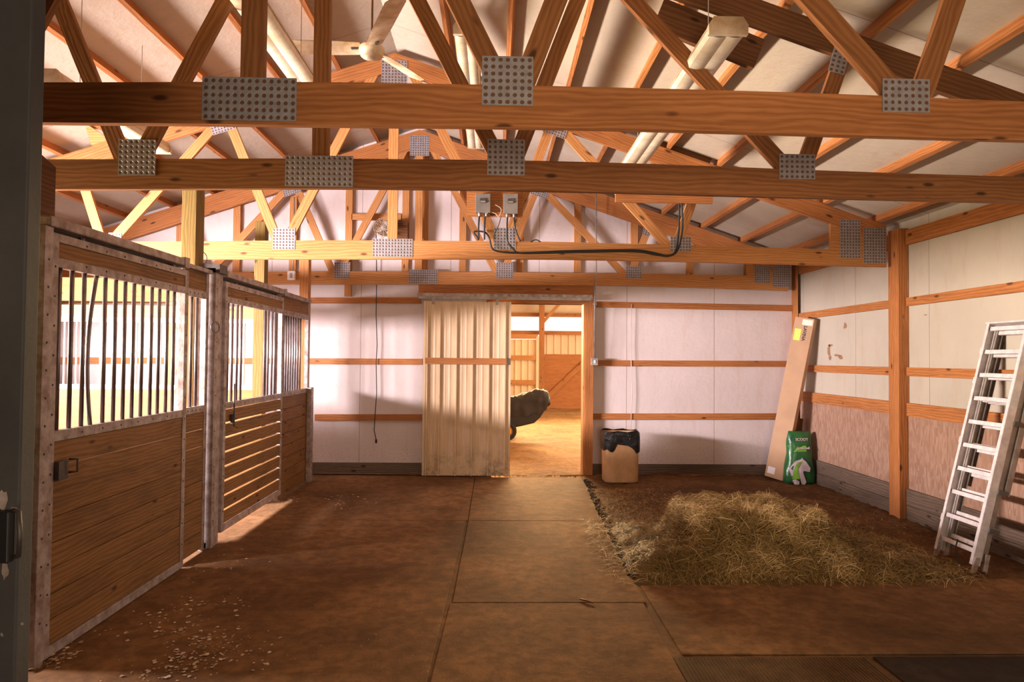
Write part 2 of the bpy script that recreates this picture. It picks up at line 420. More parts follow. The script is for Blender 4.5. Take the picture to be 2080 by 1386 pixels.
# purlins under the ceiling
def purlin(x, label):
    mb = MB(); a = math.atan(SL)*(-1 if x > XC else 1)
    z0 = ztop(x)
    mb.box(-.02, .02, -4.0, YB-.002, .002, PH-.004)
    rot = Matrix.Rotation(-a, 3, 'Y'); mb.xf(lambda p: rot @ p + Vector((x, 0, z0+.003)))
    o = mb.build('ceiling_purlin', M['pine']); tag(o, label, 'purlin', 'purlins under the white ceiling')
for side, xs in (('left', [-1.60, -2.15, -2.70, -3.25, -3.80, -4.35, -4.90, -5.45]), ('right', [-.46, .10, .66, 1.21, 1.76, 2.28, 2.83, 3.38, 3.93])):
    for k, x in enumerate(xs):
        purlin(x, '%s ceiling purlin %s of the ridge, slim pine batten running front to back' % (ORD[k], side))

# ------------------------------------------------------------------ roof trusses
def interp_chord(pts, Y, x):
    P = [PY(a, b_, Y) for a, b_ in pts]; xs = [p.x for p in P]; zs = [p.z for p in P]
    if x < xs[0]: return zs[0]+(x-xs[0])*(zs[1]-zs[0])/(xs[1]-xs[0])*.5
    if x > xs[-1]: return zs[-1]+(x-xs[-1])*(zs[-1]-zs[-2])/(xs[-1]-xs[-2])*.5
    return float(np.interp(x, xs, zs))
T = .038
def plate(mb, x0, x1, z0, z1, y, rot=0):
    cx, cz = (x0+x1)/2, (z0+z1)/2
    nx = max(1, round((x1-x0)/.0308)); nz = max(1, round((z1-z0)/.0308))
    w_, h_ = nx*.0308, nz*.0308
    # keep the pattern whole: uv in holes
    def P(a, b_, yy):
        c, s = math.cos(rot), math.sin(rot); return (cx+a*c-b_*s, yy, cz+a*s+b_*c)
    hx, hz = (x1-x0)/2, (z1-z0)/2
    F = [(-hx, -hz), (hx, -hz), (hx, hz), (-hx, hz)]; U = [(0, 0), (w_, 0), (w_, h_), (0, h_)]
    mb.face([P(a, b_, y) for a, b_ in F], U)
    mb.face([P(a, b_, y+.003) for a, b_ in F[::-1]], U[::-1])
    for i in range(4):
        a, b_ = F[i], F[(i+1) % 4]
        mb.face([P(*b_, y), P(*a, y), P(*a, y+.003), P(*b_, y+.003)], [(.0001, .0001)]*4)
def truss(name, label, Y, tops, bots, plates, mat_c, mat_w, mat_t, tcd, xend=4.02, x0=-6.1, dz=0, gable=False):
    root = thing(name, label, 'roof truss', 'roof trusses', (XC, Y, 2.6))
    off = Vector((-XC, -Y, -2.6))
    def fin(mb, nm, mat, lab=None):
        mb.xf(lambda p: p+off); o = mb.build(nm, mat, root)
        if lab: o['label'] = lab
        return o
    # bottom chord: a long board with a slight bow that follows the lens distortion
    xs = np.linspace(x0, xend, 41)
    top = [interp_chord(tops, Y, x) for x in xs]; bot = [interp_chord(bots, Y, x) for x in xs]
    k = np.array([1, 2, 3, 2, 1])/9.
    sm = lambda a: np.convolve(np.pad(a, 2, mode='reflect', reflect_type='odd'), k, 'valid')
    top, bot = sm(top), sm(bot)
    mb = MB(); ou = random.uniform(0, 30); ov = random.uniform(0, 30)
    for i in range(40):
        a, b_ = xs[i], xs[i+1]
        for (zz, yy) in (((bot, bot, top, top), (0, 0, 0, 0)), ((top, top, bot, bot), (1, 1, 1, 1)), ((bot, bot, bot, bot), (1, 1, 0, 0)), ((top, top, top, top), (0, 0, 1, 1))):
            P = [(a, Y+T*yy[0], zz[0][i]), (b_, Y+T*yy[1], zz[1][i+1]), (b_, Y+T*yy[2], zz[2][i+1]), (a, Y+T*yy[3], zz[3][i])]
            vv = [0, 0, .18, .18] if yy[0] == yy[2] else [.2, .2, .24, .24]
            if yy[0] == 1 and yy[2] == 1: vv = [.5, .5, .32, .32]
            mb.face(P, [(ou+a, ov+vv[0]), (ou+b_, ov+vv[1]), (ou+b_, ov+vv[2]), (ou+a, ov+vv[3])])
    for i in (0, 40):
        q = [(xs[i], Y, bot[i]), (xs[i], Y, top[i]), (xs[i], Y+T, top[i]), (xs[i], Y+T, bot[i])]
        mb.face(q if i == 0 else q[::-1], [(0, 0), (.18, 0), (.18, .03), (0, .03)])
    fin(mb, 'bottom_chord', mat_c)
    zt = lambda x: float(np.interp(x, xs, top))
    # top chords
    for sgn in (-1, 1):
        xe = x0 if sgn < 0 else xend
        mb = MB(); z0_, z1_ = ztop(XC)+dz, ztop(xe)+dz
        d = Vector((xe-XC, 0, z1_-z0_)).normalized(); vt = tcd
        p = [(XC, z0_), (XC, z0_-vt), (xe, z1_-vt), (xe, z1_)]
        ouu, ovv = random.uniform(0, 30), random.uniform(0, 30)
        L = math.hypot(xe-XC, z1_-z0_)
        q = p if sgn < 0 else p[::-1]
        def pr(poly):
            yf, yb = Y, Y+T
            uvm = lambda pt: (ouu+abs(pt[0]-XC), ovv+(ztop(pt[0])+dz-pt[1]))
            if sgn > 0: poly = poly[::-1]; poly = poly[::-1]
            a = [(x, yf, z) for x, z in poly]; mb.face(a if sgn > 0 else a, [uvm(t_) for t_ in poly])
            mb.face([(x, yb, z) for x, z in poly[::-1]], [uvm(t_) for t_ in poly[::-1]])
            n = len(poly)
            for i in range(n):
                A, B = poly[i], poly[(i+1) % n]
                mb.face([(B[0], yf, B[1]), (A[0], yf, A[1]), (A[0], yb, A[1]), (B[0], yb, B[1])], [(ouu+B[0], 0), (ouu+A[0], 0), (ouu+A[0], T), (ouu+B[0], T)])
        pr(q)
        fin(mb, 'top_chord', mat_t)
    # webs between the two
    def under(x): return ztop(x)+dz-tcd
    def web(xa, xb, wd=.092, kind='web', xtop=None):
        # from bottom node xa up to top node xb, butted at both chords
        za = zt(xa)-.004; zb_ = under(xb)+.012
        mb = MB(); d = Vector((xb-xa, 0, zb_-za)).normalized()
        # shear the lower end to sit flat on the chord, the upper end along the roof slope
        slope = SL if xb < XC else -SL
        if abs(xb-XC) < .02: slope = 0
        c = Vector((0, -1, 0)).cross(d)
        cut0 = -(c.z/d.z)*wd/2
        den = d.z-slope*d.x
        cut1 = (slope*c.x-c.z)/den*wd/2
        mb.board((xa, Y+T/2, za), (xb, Y+T/2, zb_), wd, T-.002, (0, -1, 0), cut0=cut0, cut1=cut1)
        fin(mb, kind, mat_w)
    web(XC, XC, .098, 'king_post')
    web(-2.10, -1.26); web(-2.19, -2.70)
    web(-3.84, -2.82); web(-3.93, -4.18)
    web(.02, -.84); web(.11, .56)
    web(1.76, .66); web(1.85, 2.10)
    # raised heels
    for sgn, xh in ((1, xend), (-1, x0)):
        mb = MB(); xa = xh-.58*sgn; lo, hi = min(xa, xh), max(xa, xh)
        zz = lambda x: float(np.interp(x, xs, top))-.002
        mb.prism([(lo, zz(lo)), (hi, zz(hi)), (hi, under(hi)+.003), (lo, under(lo)+.003)], Y+.001, Y+T-.001)
        fin(mb, 'heel_block', mat_w)
    for (a, b_, c_, d_) in plates:
        p0 = PY((a+c_)/2, b_, Y-.004); p1 = PY((a+c_)/2, d_, Y-.004); q0 = PY(a, (b_+d_)/2, Y-.004); q1 = PY(c_, (b_+d_)/2, Y-.004)
        mb = MB(); plate(mb, q0.x, q1.x, p1.z, p0.z, Y-.0035); fin(mb, 'gusset_plate', M['plate'])
    # upper node plates
    for x in (-2.76, .61):
        mb = MB(); z = under(x)-.02; plate(mb, x-.12, x+.12, z-.07, z+.10, Y-.0035, math.atan(SL)*(1 if x < XC else -1)); fin(mb, 'gusset_plate', M['plate'])
    for x in (-4.16, 2.07):
        mb = MB(); z = under(x)-.03; plate(mb, x-.05, x+.05, z-.08, z+.09, Y-.0035, -.25*(1 if x > XC else -1)); fin(mb, 'gusset_plate', M['plate'])
    mb = MB(); plate(mb, XC-.13, XC+.13, ZP+dz-.36, ZP+dz-.08, Y-.0035); fin(mb, 'gusset_plate', M['plate'])
    return root, zt
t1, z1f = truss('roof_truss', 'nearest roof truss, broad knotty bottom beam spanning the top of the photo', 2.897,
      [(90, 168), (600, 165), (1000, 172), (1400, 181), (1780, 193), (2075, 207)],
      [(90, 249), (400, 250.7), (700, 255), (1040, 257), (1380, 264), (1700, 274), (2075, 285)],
      [(410, 157, 602, 245), (979, 114, 1083, 214), (1793, 160, 1889, 228)], M['pine'], M['pine_shaded'], M['pine_dark'], .18)
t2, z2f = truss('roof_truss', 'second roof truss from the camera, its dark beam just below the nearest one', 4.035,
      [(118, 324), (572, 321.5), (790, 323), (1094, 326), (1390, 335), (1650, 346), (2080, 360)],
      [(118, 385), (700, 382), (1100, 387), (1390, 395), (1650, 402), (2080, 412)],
      [(240, 283, 316, 356), (579, 316, 717, 379), (990, 283, 1066, 356), (1583, 313, 1656, 364)], M['pine_shaded'], M['pine_shaded'], M['pine_dark'], .17, dz=-.03)
t3, z3f = truss('roof_truss', 'third roof truss, carrying the black cables and the plywood board with two breaker boxes', 6.89,
      [(330, 491), (640, 488), (1100, 490.5), (1350, 497), (1700, 507)],
      [(370, 527), (640, 527), (1100, 526.5), (1390, 532), (1810, 543)],
      [(220, 473, 246, 500), (554, 464, 599, 507), (757, 485, 838, 522), (1003, 463, 1048, 507), (1362, 481, 1404, 511), (1707, 446, 1748, 525), (1754, 463, 1800, 535)], M['pine_light'], M['pine_light'], M['pine'], .18)
t4, z4f = truss('roof_truss', 'farthest roof truss, just in front of the white back wall above the doorway', 9.235,
      [(480, 553), (724, 551), (1000, 553), (1300, 556), (1600, 561)],
      [(480, 578), (724, 578), (850, 578), (1300, 581), (1600, 591)],
      [(679, 533, 711, 566), (830, 548, 889, 577), (1008, 534, 1042, 566), (1272, 542, 1303, 566), (1533, 540, 1564, 575), (1570, 537, 1605, 583)], M['pine_light'], M['pine_light'], M['pine'], .25)

# splice boards nailed under the rafters beside the light fixture
for (Y, a, b_, lab) in ((4.10, (1337, 28), (1540, 112), 'short dark splice board hanging behind the long light fixture, upper right'),
                        (6.99, (1330, 292), (1440, 335), 'short dark splice board on the third truss beyond the far end of the light fixture')):
    p, q = PY(*a, Y), PY(*b_, Y); mb = MB(); mb.board(p, q, .19 if Y < 5 else .2, T, (0, -1, 0))
    o = mb.build('splice_board', M['pine_dark']); tag(o, lab, 'board')
p, q = PY(1250, 402, 6.84), PY(1447, 405, 6.84); mb = MB(); mb.board(p, q, .09, T)
tag(mb.build('cross_board', M['pine']), 'short level board nailed across the third truss above the hanging cables', 'board')
p, q = PY(190, 262, 4.14), PY(232, 290, 4.14)
mb = MB(); mb.prism([(PY(176, 252, 6.7).x, PY(176, 252, 6.7).z), (PY(190, 297, 6.7).x, PY(190, 297, 6.7).z), (PY(228, 286, 6.7).x, PY(228, 286, 6.7).z)], 6.66, 6.74)
tag(mb.build('wood_wedge', M['pine_light']), 'small triangular wood offcut fixed under the ceiling at upper left', 'wood block')

# gable studs on the upper back wall
for k, px in enumerate([361, 477, 592, 706, 822, 861, 939, 1057, 1174, 1290, 1404, 1522]):
    x = PY(px, 520, 9.30).x; mb = MB()
    zb_ = 2.42 if px == 706 else z4f(x)+.004
    zt_ = ztop(x)-.005
    if zt_ - z4f(x) < .1: continue
    mb.box(x-.046, x+.046, 9.345, YB-.002, zb_, zt_)
    tag(mb.build('gable_stud', M['pine_light']), '%s pine stud from the left on the upper back wall above the farthest truss beam' % (ORD+['eleventh', 'twelfth'])[k], 'stud', 'gable studs')
mb = MB(); p, q = PY(706, 440, 9.33), PY(822, 440, 9.33); mb.box(p.x+.05, q.x-.05, 9.345, YB-.003, p.z-.04, p.z+.045)
tag(mb.build('gable_blocking', M['pine_light']), 'short level block between two gable studs behind the small wall fan', 'wood block')

# posts
def post(label, x0, x1, y0, y1, z1, mat, name='wooden_post'):
    mb = MB(); mb.box(x0, x1, y0, y1, 0, z1); o = mb.build(name, M[mat], bevel=.004); tag(o, label, 'post', 'square timber posts'); return o
a = PY(1828, 800, 6.78).x; b_ = PY(1853, 800, 6.78).x
post('square timber post on the right wall between the ladder and the feed bag', a-.01, XR-.003, 6.78, 6.96, ztop(4.1)-.02, 'pine')
a = PY(1621, 700, 9.20).x; b_ = PY(1643, 700, 9.20).x
post('timber corner post behind the leaning cardboard box', a, min(b_, XR-.045), 9.20, YB-.003, 2.94, 'pine')
# inner posts along the stalls
post('greenish timber post rising above the joint between the two stall fronts', -2.60, -2.48, 5.70, 5.86, 3.16, 'treated')
post('timber post above the second stall door, end post of the inside partition', -2.60, -2.49, 7.42, 7.54, 3.05, 'treated')
post('pale timber post closing the far end of the stall fronts by the back wall', -2.50, -2.385, 8.78, 8.90, 3.0, 'pine_light')
mb = MB(); xa = -2.56; mb.prism([(3.58, 0), (3.78, 0), (3.78, 2.62), (3.58, 2.68)], -2.56, -2.41, axis='x')
tag(mb.build('wooden_post', M['pine_dark']), 'dark near post at the left end of the second truss beam, behind the grey door', 'post', 'square timber posts')

# girts on the back wall
def girt_back(pa, pb, h, label, mat='pine'):
    p, q = PY(*pa, YB-.02), PY(*pb, YB-.02)
    mb = MB(); mb.board(p-Vector((0, 0, h/2)), q-Vector((0, 0, h/2)), h, .036, (0, -1, 0))
    o = mb.build('wall_girt', M[mat]); tag(o, label, 'wall girt', 'horizontal wall girts'); return o
girt_back((100, 604), (856, 605), .08, 'upper girt on the back wall, left of the sheet metal door')
girt_back((100, 726), (858, 729), .082, 'middle girt on the back wall, left of the sheet metal door')
girt_back((640, 842), (858, 842), .085, 'lowest girt on the back wall, left of the sheet metal door')
girt_back((1212, 613), (1617, 621), .08, 'upper girt on the back wall, right of the doorway')
girt_back((1205, 732), (1617, 733.5), .082, 'middle girt on the back wall, right of the doorway')
girt_back((1200, 840.5), (1617, 840), .082, 'lowest girt on the back wall, right of the doorway')
# skirts
for a, b_, lab in ((XL+.05, PY(858, 950, YB).x, 'dark skirt board at the foot of the back wall left of the door'), (PY(1200, 950, YB).x, 4.04, 'dark skirt board at the foot of the back wall behind the bin')):
    mb = MB(); mb.box(a, b_, YB-.045, YB-.003, 0.0, .155); tag(mb.build('skirt_board', M['grey_wood']), lab, 'skirt board')

# girts on the right wall: (pixel z levels)
LV = [(2.243, .085, 'upper'), (1.54, .088, 'middle'), (1.182, .13, 'lowest')]
for (ya, yb_, where) in ((6.97, 9.2, 'between the post and the corner'), (4.2, 6.77, 'behind the ladder side of the post')):
    for z, h, nm in LV:
        mb = MB(); mb.box(XR-.037, XR-.001, ya, yb_, z-h, z)
        tag(mb.build('wall_girt', M['pine']), '%s girt on the right wall %s' % (nm, where), 'wall girt', 'horizontal wall girts')
    mb = MB(); mb.box(XR-.018, XR-.001, ya, yb_, .30, 1.05)
    tag(mb.build('osb_panel', M['osb']), 'flake board panel low on the right wall %s' % where, 'panel', 'flake board panels')
    mb = MB(); mb.box(XR-.042, XR-.019, ya, yb_, 0.165, .325); mb.box(XR-.040, XR-.017, ya, yb_, 0.0, .16)
    tag(mb.build('kick_board', M['grey_wood']), 'weathered kick boards low on the right wall %s' % where, 'kick board', 'kick boards')
    mb = MB(); z = ztop(4.16)-.02; mb.box(XR-.04, XR-.001, ya, yb_, z-.15, z)
    tag(mb.build('top_plate', M['pine']), 'top plate under the ceiling on the right wall %s' % where, 'top plate', 'top plates')
# scuffs on the right wall panel
mb = MB()
for (x, y, w_, h_) in ((1684, 712, 3.5, 14), (1687, 702, 5, 3), (1686, 727, 3, 6), (1700, 722, 7, 2), (1708, 727, 6, 5), (1717, 662, 3.5, 7), (1902, 612, 4, 1.5), (1880, 640, 4, 1.5)):
    n = 9; pts = []
    for k in range(n):
        t_ = 2*PI*k/n; rr = random.uniform(.6, 1.2); pts.append(PX(x+w_*rr*math.cos(t_), y+h_*rr*math.sin(t_), XR-.001))
    mb.face([(XR-.0015, p.y, p.z) for p in pts][::-1])
o = mb.build('trim_1', M['card_side']); struct(o)

# ------------------------------------------------------------------ doorway: header, track, jamb, sliding sheet-metal door
Yd = 9.29
hx0, hx1 = PY(850, 590, Yd).x, PY(1206, 590, Yd).x
mb = MB(); mb.box(hx0, hx1, 9.30, 9.345, PY(1000, 601, Yd).z, PY(1000, 570, Yd).z)
tag(mb.build('door_header', M['pine']), 'wide wooden header board above the doorway in the back wall', 'header board')
tr = thing('door_track', 'long grey sliding door track above the doorway', 'door track')
mb = MB(); mb.box(hx0, hx1-.03, 9.19, 9.30, PY(1000, 607, 9.2).z, PY(1000, 597, 9.2).z); mb.build('track_cover', M['galv'], tr)
mb = MB(); mb.box(hx0+.02, hx1-.05, 9.175, 9.19, PY(1000, 609, 9.2).z, PY(1000, 603, 9.2).z); mb.build('track_lip', M['zinc'], tr)
# jambs of the doorway
mb = MB(); mb.box(dxr-.0, dxr+.10, 9.26, YB+.12, 0, dzt+.03); struct(mb.build('door_1', M['pine']))
mb = MB(); mb.box(dxr-.03, dxr-.002, 9.30, YB+.12, 0, dzt+.01); struct(mb.build('trim_2', M['pine_light']))
mb = MB(); mb.box(dxl-.09, dxl, 9.30, YB+.12, 0, dzt); mb.box(dxl-.09, dxr+.1, 9.36, YB+.11, dzt, dzt+.06); struct(mb.build('trim_3', M['pine']))
# the ribbed door
YD = 9.16
sd = thing('sliding_door', 'beige ribbed sheet metal door slid open left of the doorway', 'sliding door')
x0, x1 = PY(862, 800, YD).x, PY(1035, 800, YD).x; zt_, zb_ = PY(950, 613, YD).z, .025
W = x1-x0
prof = []
def rib(xx): return [(xx-.013, 0), (xx-.009, -.036), (xx+.009, -.036), (xx+.013, 0)]
ribs = [PY(p_, 700, YD).x-x0 for p_ in (868, 893.5, 927, 960, 993, 1026)]
prof.append((0, 0))
for i, rx in enumerate(ribs):
    for k in rib(rx): prof.append(k)
    if i < 5:
        g_ = (ribs[i+1]-rx)
        for q_ in (.33, .62):
            m_ = rx+g_*q_
            prof += [(m_-.016, 0), (m_-.008, -.003), (m_+.008, -.003), (m_+.016, 0)]
prof.append((W, 0)); prof = sorted(prof, key=lambda t_: t_[0])
mb = MB()
for (a, b_) in zip(prof[:-1], prof[1:]):
    mb.face([(x0+a[0], YD+a[1], zb_), (x0+b_[0], YD+b_[1], zb_), (x0+b_[0], YD+b_[1], zt_), (x0+a[0], YD+a[1], zt_)])
    mb.face([(x0+a[0], YD+a[1]+.004, zt_), (x0+b_[0], YD+b_[1]+.004, zt_), (x0+b_[0], YD+b_[1]+.004, zb_), (x0+a[0], YD+a[1]+.004, zb_)])
mb.build('ribbed_sheet', M['sheet'], sd)
for nm, bx in (('edge_trim', (x0-.022, x0+.012, YD-.012, YD+.05, zb_, zt_)), ('edge_trim', (x1-.012, x1+.012, YD-.012, YD+.05, zb_, zt_)), ('bottom_trim', (x0+.012, x1-.012, YD-.008, YD-.001, zb_, zb_+.03))):
    mb = MB(); mb.box(*bx); mb.build(nm, M['sheet'], sd)
zg = PY(950, 734, YD).z
mb = MB(); mb.box(x0+.01, x1-.045, YD-.072, YD-.038, zg-.042, zg+.042); mb.build('cross_rail', M['pine'], sd)
mb = MB(); mb.box(x1-.043, x1-.013, YD-.074, YD-.038, zg-.044, zg+.046); mb.build('rail_bracket', M['steel_dark'], sd)
for px in (880, 1010):
    xx = PY(px, 600, YD).x; mb = MB(); mb.box(xx-.02, xx+.02, YD-.004, YD+.004, zt_-.04, zt_+.05); mb.build('hanger', M['zinc'], sd)

# conduit and boxes by the doorway
cd = thing('electrical_conduit', 'thin metal conduit dropping from the roof to a switch box right of the doorway', 'conduit')
mb = MB(); mb.tube([PY(1211, 392, 9.10), PY(1211, 560, 9.13), PY(1208, 600, 9.16), PY(1207, 728, 9.2)], .009, 8); mb.build('conduit_pipe', M['zinc'], cd, True)
c_ = PY(1208, 735, 9.2); mb = MB(); mb.box(c_.x-.045, c_.x+.045, 9.20, 9.27, c_.z-.05, c_.z+.05); mb.build('switch_box', M['zinc'], cd, bevel=.004)
mb = MB(); mb.box(c_.x-.012, c_.x+.012, 9.19, 9.20, c_.z-.02, c_.z+.02); mb.build('switch', M['white_metal'], cd)
for py in (618, 520):
    c_ = PY(1208, py, 9.17); mb = MB(); mb.box(c_.x-.025, c_.x+.025, 9.165, 9.20, c_.z-.01, c_.z+.01); mb.build('pipe_strap', M['zinc'], cd)
ob = thing('outlet_box', 'small white outlet box on a thin pipe on the farthest truss beam, upper left', 'outlet box')
c_ = PY(592, 560, 9.2); mb = MB(); mb.box(c_.x-.05, c_.x+.05, 9.18, 9.233, c_.z-.06, c_.z+.06); mb.build('box_body', M['white_metal'], ob, bevel=.004)
mb = MB(); mb.box(c_.x-.018, c_.x+.018, 9.176, 9.18, c_.z-.035, c_.z+.035); mb.build('socket', M['galv'], ob)
mb = MB(); mb.tube([PY(595, 550, 9.2), PY(597, 500, 9.2), PY(598, 400, 9.2)], .008, 8); mb.build('pipe', M['zinc'], ob, True)

# hanging cords
def cord(pts, Y, r, mat, name, label, plug=False):
    t_ = thing(name, label, 'cord')
    P = [PY(a, b_, Y) for a, b_ in pts]
    mb = MB(); mb.tube(P, r, 6); mb.build('cable', M[mat], t_, True)
    if plug: mb = MB(); mb.tube([P[-1], P[-1]-Vector((0, 0, .05))], .014, 8); mb.build('plug', M['black'], t_, True)
cord([(764, 470), (765, 560), (764, 640), (766, 700), (764, 736), (765, 800), (762, 840), (760, 875), (764, 893)], 9.33, .006, 'black_cable', 'power_cord', 'thin black power cord hanging down the back wall with its plug near the lowest girt', True)
cord([(1283, 618), (1281, 700), (1284, 800), (1281, 880)], 9.345, .005, 'white_wire', 'white_wire', 'thin pale wire hanging over the girts above the bin')

# wall fan behind the third truss
wf = thing('wall_fan', 'small round caged fan on the upper back wall behind the third truss', 'fan')
c_ = PY(779, 462, 9.05)
for k in range(6):
    mb = MB(); rr = .03+.020*k; mb.tube([(c_.x+rr*math.cos(t_*PI/12), 9.05+.015*math.cos(k*.25), c_.z+rr*math.sin(t_*PI/12)) for t_ in range(25)], .0032, 5); mb.build('cage_ring', M['fan_white'], wf, True)
for k in range(12):
    t_ = k*PI/6; mb = MB(); mb.tube([(c_.x+.02*math.cos(t_), 9.06, c_.z+.02*math.sin(t_)), (c_.x+.13*math.cos(t_), 9.06, c_.z+.13*math.sin(t_)), (c_.x+.13*math.cos(t_), 9.12, c_.z+.13*math.sin(t_))], .0025, 4); mb.build('cage_wire', M['fan_white'], wf)
mb = MB(); mb.lathe([(0, 0), (.035, 0), (.045, .02), (.05, .09), (.03, .15), (0, .15)], 16); mb.xf(lambda p: Vector((c_.x+p.x, 9.06+p.z, c_.z+p.y))); mb.build('motor', M['galv'], wf, True)
for k in range(3):
    t_ = k*2*PI/3+.4; mb = MB()
    mb.grid(lambda u, v, t_=t_: (c_.x+(.03+.085*u)*math.cos(t_+(v-.5)*1.2*(.5+u)), 9.09+(v-.5)*.03, c_.z+(.03+.085*u)*math.sin(t_+(v-.5)*1.2*(.5+u))), 4, 4); mb.build('blade', M['pine_dark'], wf, True)
mb = MB(); mb.box(c_.x+.03, c_.x+.30, 9.20, 9.34, c_.z-.14, c_.z+.12); mb.build('mounting_box', M['pine_dark'], wf)

# breaker boxes on their board
YB3 = 6.86
p0, p1 = PY(948, 386, YB3), PY(1062, 441, YB3)
mb = MB(); mb.box(p0.x, p1.x, 6.862, 6.882, p1.z, p0.z); tag(mb.build('plywood_board', M['pine']), 'brown plywood board fixed to the third truss behind the two breaker boxes', 'board')
for (a, b_, c_, d_, lab) in ((966, 393, 996, 432, 'left of the two grey breaker boxes on the third truss'), (1023, 393, 1052, 434, 'right of the two grey breaker boxes on the third truss')):
    t_ = thing('breaker_box', lab, 'breaker box', 'breaker boxes')
    q0, q1 = PY(a, b_, 6.80), PY(c_, d_, 6.80)
    mb = MB(); mb.box(q0.x, q1.x, 6.80, 6.861, q1.z, q0.z); mb.build('box_body', M['box_grey'], t_, bevel=.003)
    cx, cz = (q0.x+q1.x)/2, q0.z*.62+q1.z*.38
    mb = MB(); mb.box(cx-.03, cx+.03, 6.792, 6.80, cz-.022, cz+.024); mb.build('recess', M['steel_dark'], t_)
    mb = MB(); mb.box(cx-.025, cx+.025, 6.785, 6.793, cz-.018, cz-.004); mb.build('handle', M['zinc'], t_)
    for s_ in (-.035, .035):
        mb = MB(); mb.tube([(cx+s_, 6.83, q1.z), (cx+s_, 6.83, q1.z-.03)], .013, 10); mb.build('cable_gland', M['galv'], t_, True)
def cable(pts, label, Y=6.84, r=.009, mat='black_cable', name='black_cable'):
    P = [PY(a, b_, Y) for a, b_ in pts]; Q = []
    for i in range(len(P)-1):    # smooth through the points
        a0 = P[max(i-1, 0)]; a1 = P[i]; a2 = P[i+1]; a3 = P[min(i+2, len(P)-1)]
        for s_ in range(5):
            u = s_/5; Q.append(.5*((2*a1)+(a2-a0)*u+(2*a0-5*a1+4*a2-a3)*u*u+(3*a1-a0-3*a2+a3)*u**3))
    Q.append(P[-1]); mb = MB(); mb.tube(Q, r, 7); tag(mb.build(name, M[mat], None, True), label, 'cable')
cable([(974, 435), (972, 460), (972, 486), (968, 480), (963, 474), (966, 470), (985, 472), (994, 484), (1000, 505), (1020, 512), (1060, 514), (1120, 511), (1200, 509), (1290, 508), (1330, 514), (1355, 519), (1372, 512), (1378, 480), (1380, 440), (1379, 398)], 'long black cable looping from the left breaker box along the third truss beam', 6.86)
cable([(1031, 436), (1030, 460), (1031, 490), (1042, 505), (1056, 514), (1110, 514), (1200, 512), (1290, 511), (1335, 518), (1360, 520), (1377, 508), (1386, 470), (1386, 430), (1382, 398)], 'black cable from the right breaker box running along the third truss beam to the right', 6.845)
cable([(985, 435), (984, 460), (984, 487)], 'short black cable dropping from the left breaker box to the beam', 6.85)
cable([(1044, 436), (1045, 455), (1050, 475), (1057, 491)], 'short black cable slanting down from the right breaker box to the beam', 6.85)
cable([(1078, 492), (1085, 488), (1092, 488), (1098, 492)], 'little black cable loop standing on the third truss beam', 6.85, .006)
cable([(986, 436), (995, 431), (1006, 434), (1013, 440), (1018, 425), (1006, 416)], 'loose pale wire curling between the two breaker boxes', 6.82, .003, 'white_wire', 'pale_wire')
cable([(1018, 440), (1012, 460), (1005, 475), (1003, 490)], 'thin dark wire hanging between the two breaker boxes', 6.83, .004)

# ------------------------------------------------------------------ light fixtures and the ceiling fan
def fixture(label, x, ya, yb_, za, zb_, w_=.17, h_=.09, tubes=2):
    t_ = thing('light_fixture', label, 'light fixture', 'long ceiling light fixtures', (x, ya, za))
    L = yb_-ya; dzz = zb_-za
    def put(mb, nm, mat, smooth=False):
        mb.xf(lambda p: Vector((p.x, p.y, p.z+dzz*p.y/L))); mb.build(nm, M[mat], t_, smooth)
    # lens: a shallow W section over two tubes
    n = 20; prof = []
    for i in range(n+1):
        u = i/n*2-1; zz = -.034-.009*abs(math.sin(u*PI))-.006*(1-abs(u)); prof.append((u*w_/2, zz if 0 < i < n else 0))
    mb = MB()
    for a, b_ in zip(prof[:-1], prof[1:]): mb.face([(a[0], .03, a[1]), (b_[0], .03, b_[1]), (b_[0], L-.03, b_[1]), (a[0], L-.03, a[1])])
    put(mb, 'lens', 'fixture', True)
    mb = MB(); mb.prism([(-w_/2-.006, 0), (w_/2+.006, 0), (w_/2-.02, .05), (-w_/2+.02, .05)], .03, L-.03); put(mb, 'housing', 'fan_white')
    for y_ in (0, L-.03):
        mb = MB(); mb.prism([(-w_/2-.006, -.042), (w_/2+.006, -.042), (w_/2+.008, .01), (w_/2-.02, .055), (-w_/2+.02, .055), (-w_/2-.008, .01)], y_, y_+.03); put(mb, 'end_cap', 'fan_white')
    for y_ in (.35, L-.35):
        mb = MB(); zr = ztop(x)-za-dzz*y_/L; mb.tube([(0, y_, .05), (0, y_, zr+.0)], .003, 5); put(mb, 'hanging_wire', 'zinc')
    return t_
fixture('long light fixture hung on the right, its near end cap beside the splice board', 1.245, 3.60, 6.28, 3.395, 3.375, .20)
fixture('long light fixture hung left of the ceiling fan', -1.47, 3.30, 5.45, 3.70, 3.70, .19)
fixture('long light fixture hung near the middle, seen between the webs right of the fan', -.20, 4.3, 6.7, 3.70, 3.70, .15)
fixture('light fixture at far left, mostly hidden behind the nearest truss beam', -2.85, 4.35, 5.85, 3.35, 3.35, .16)

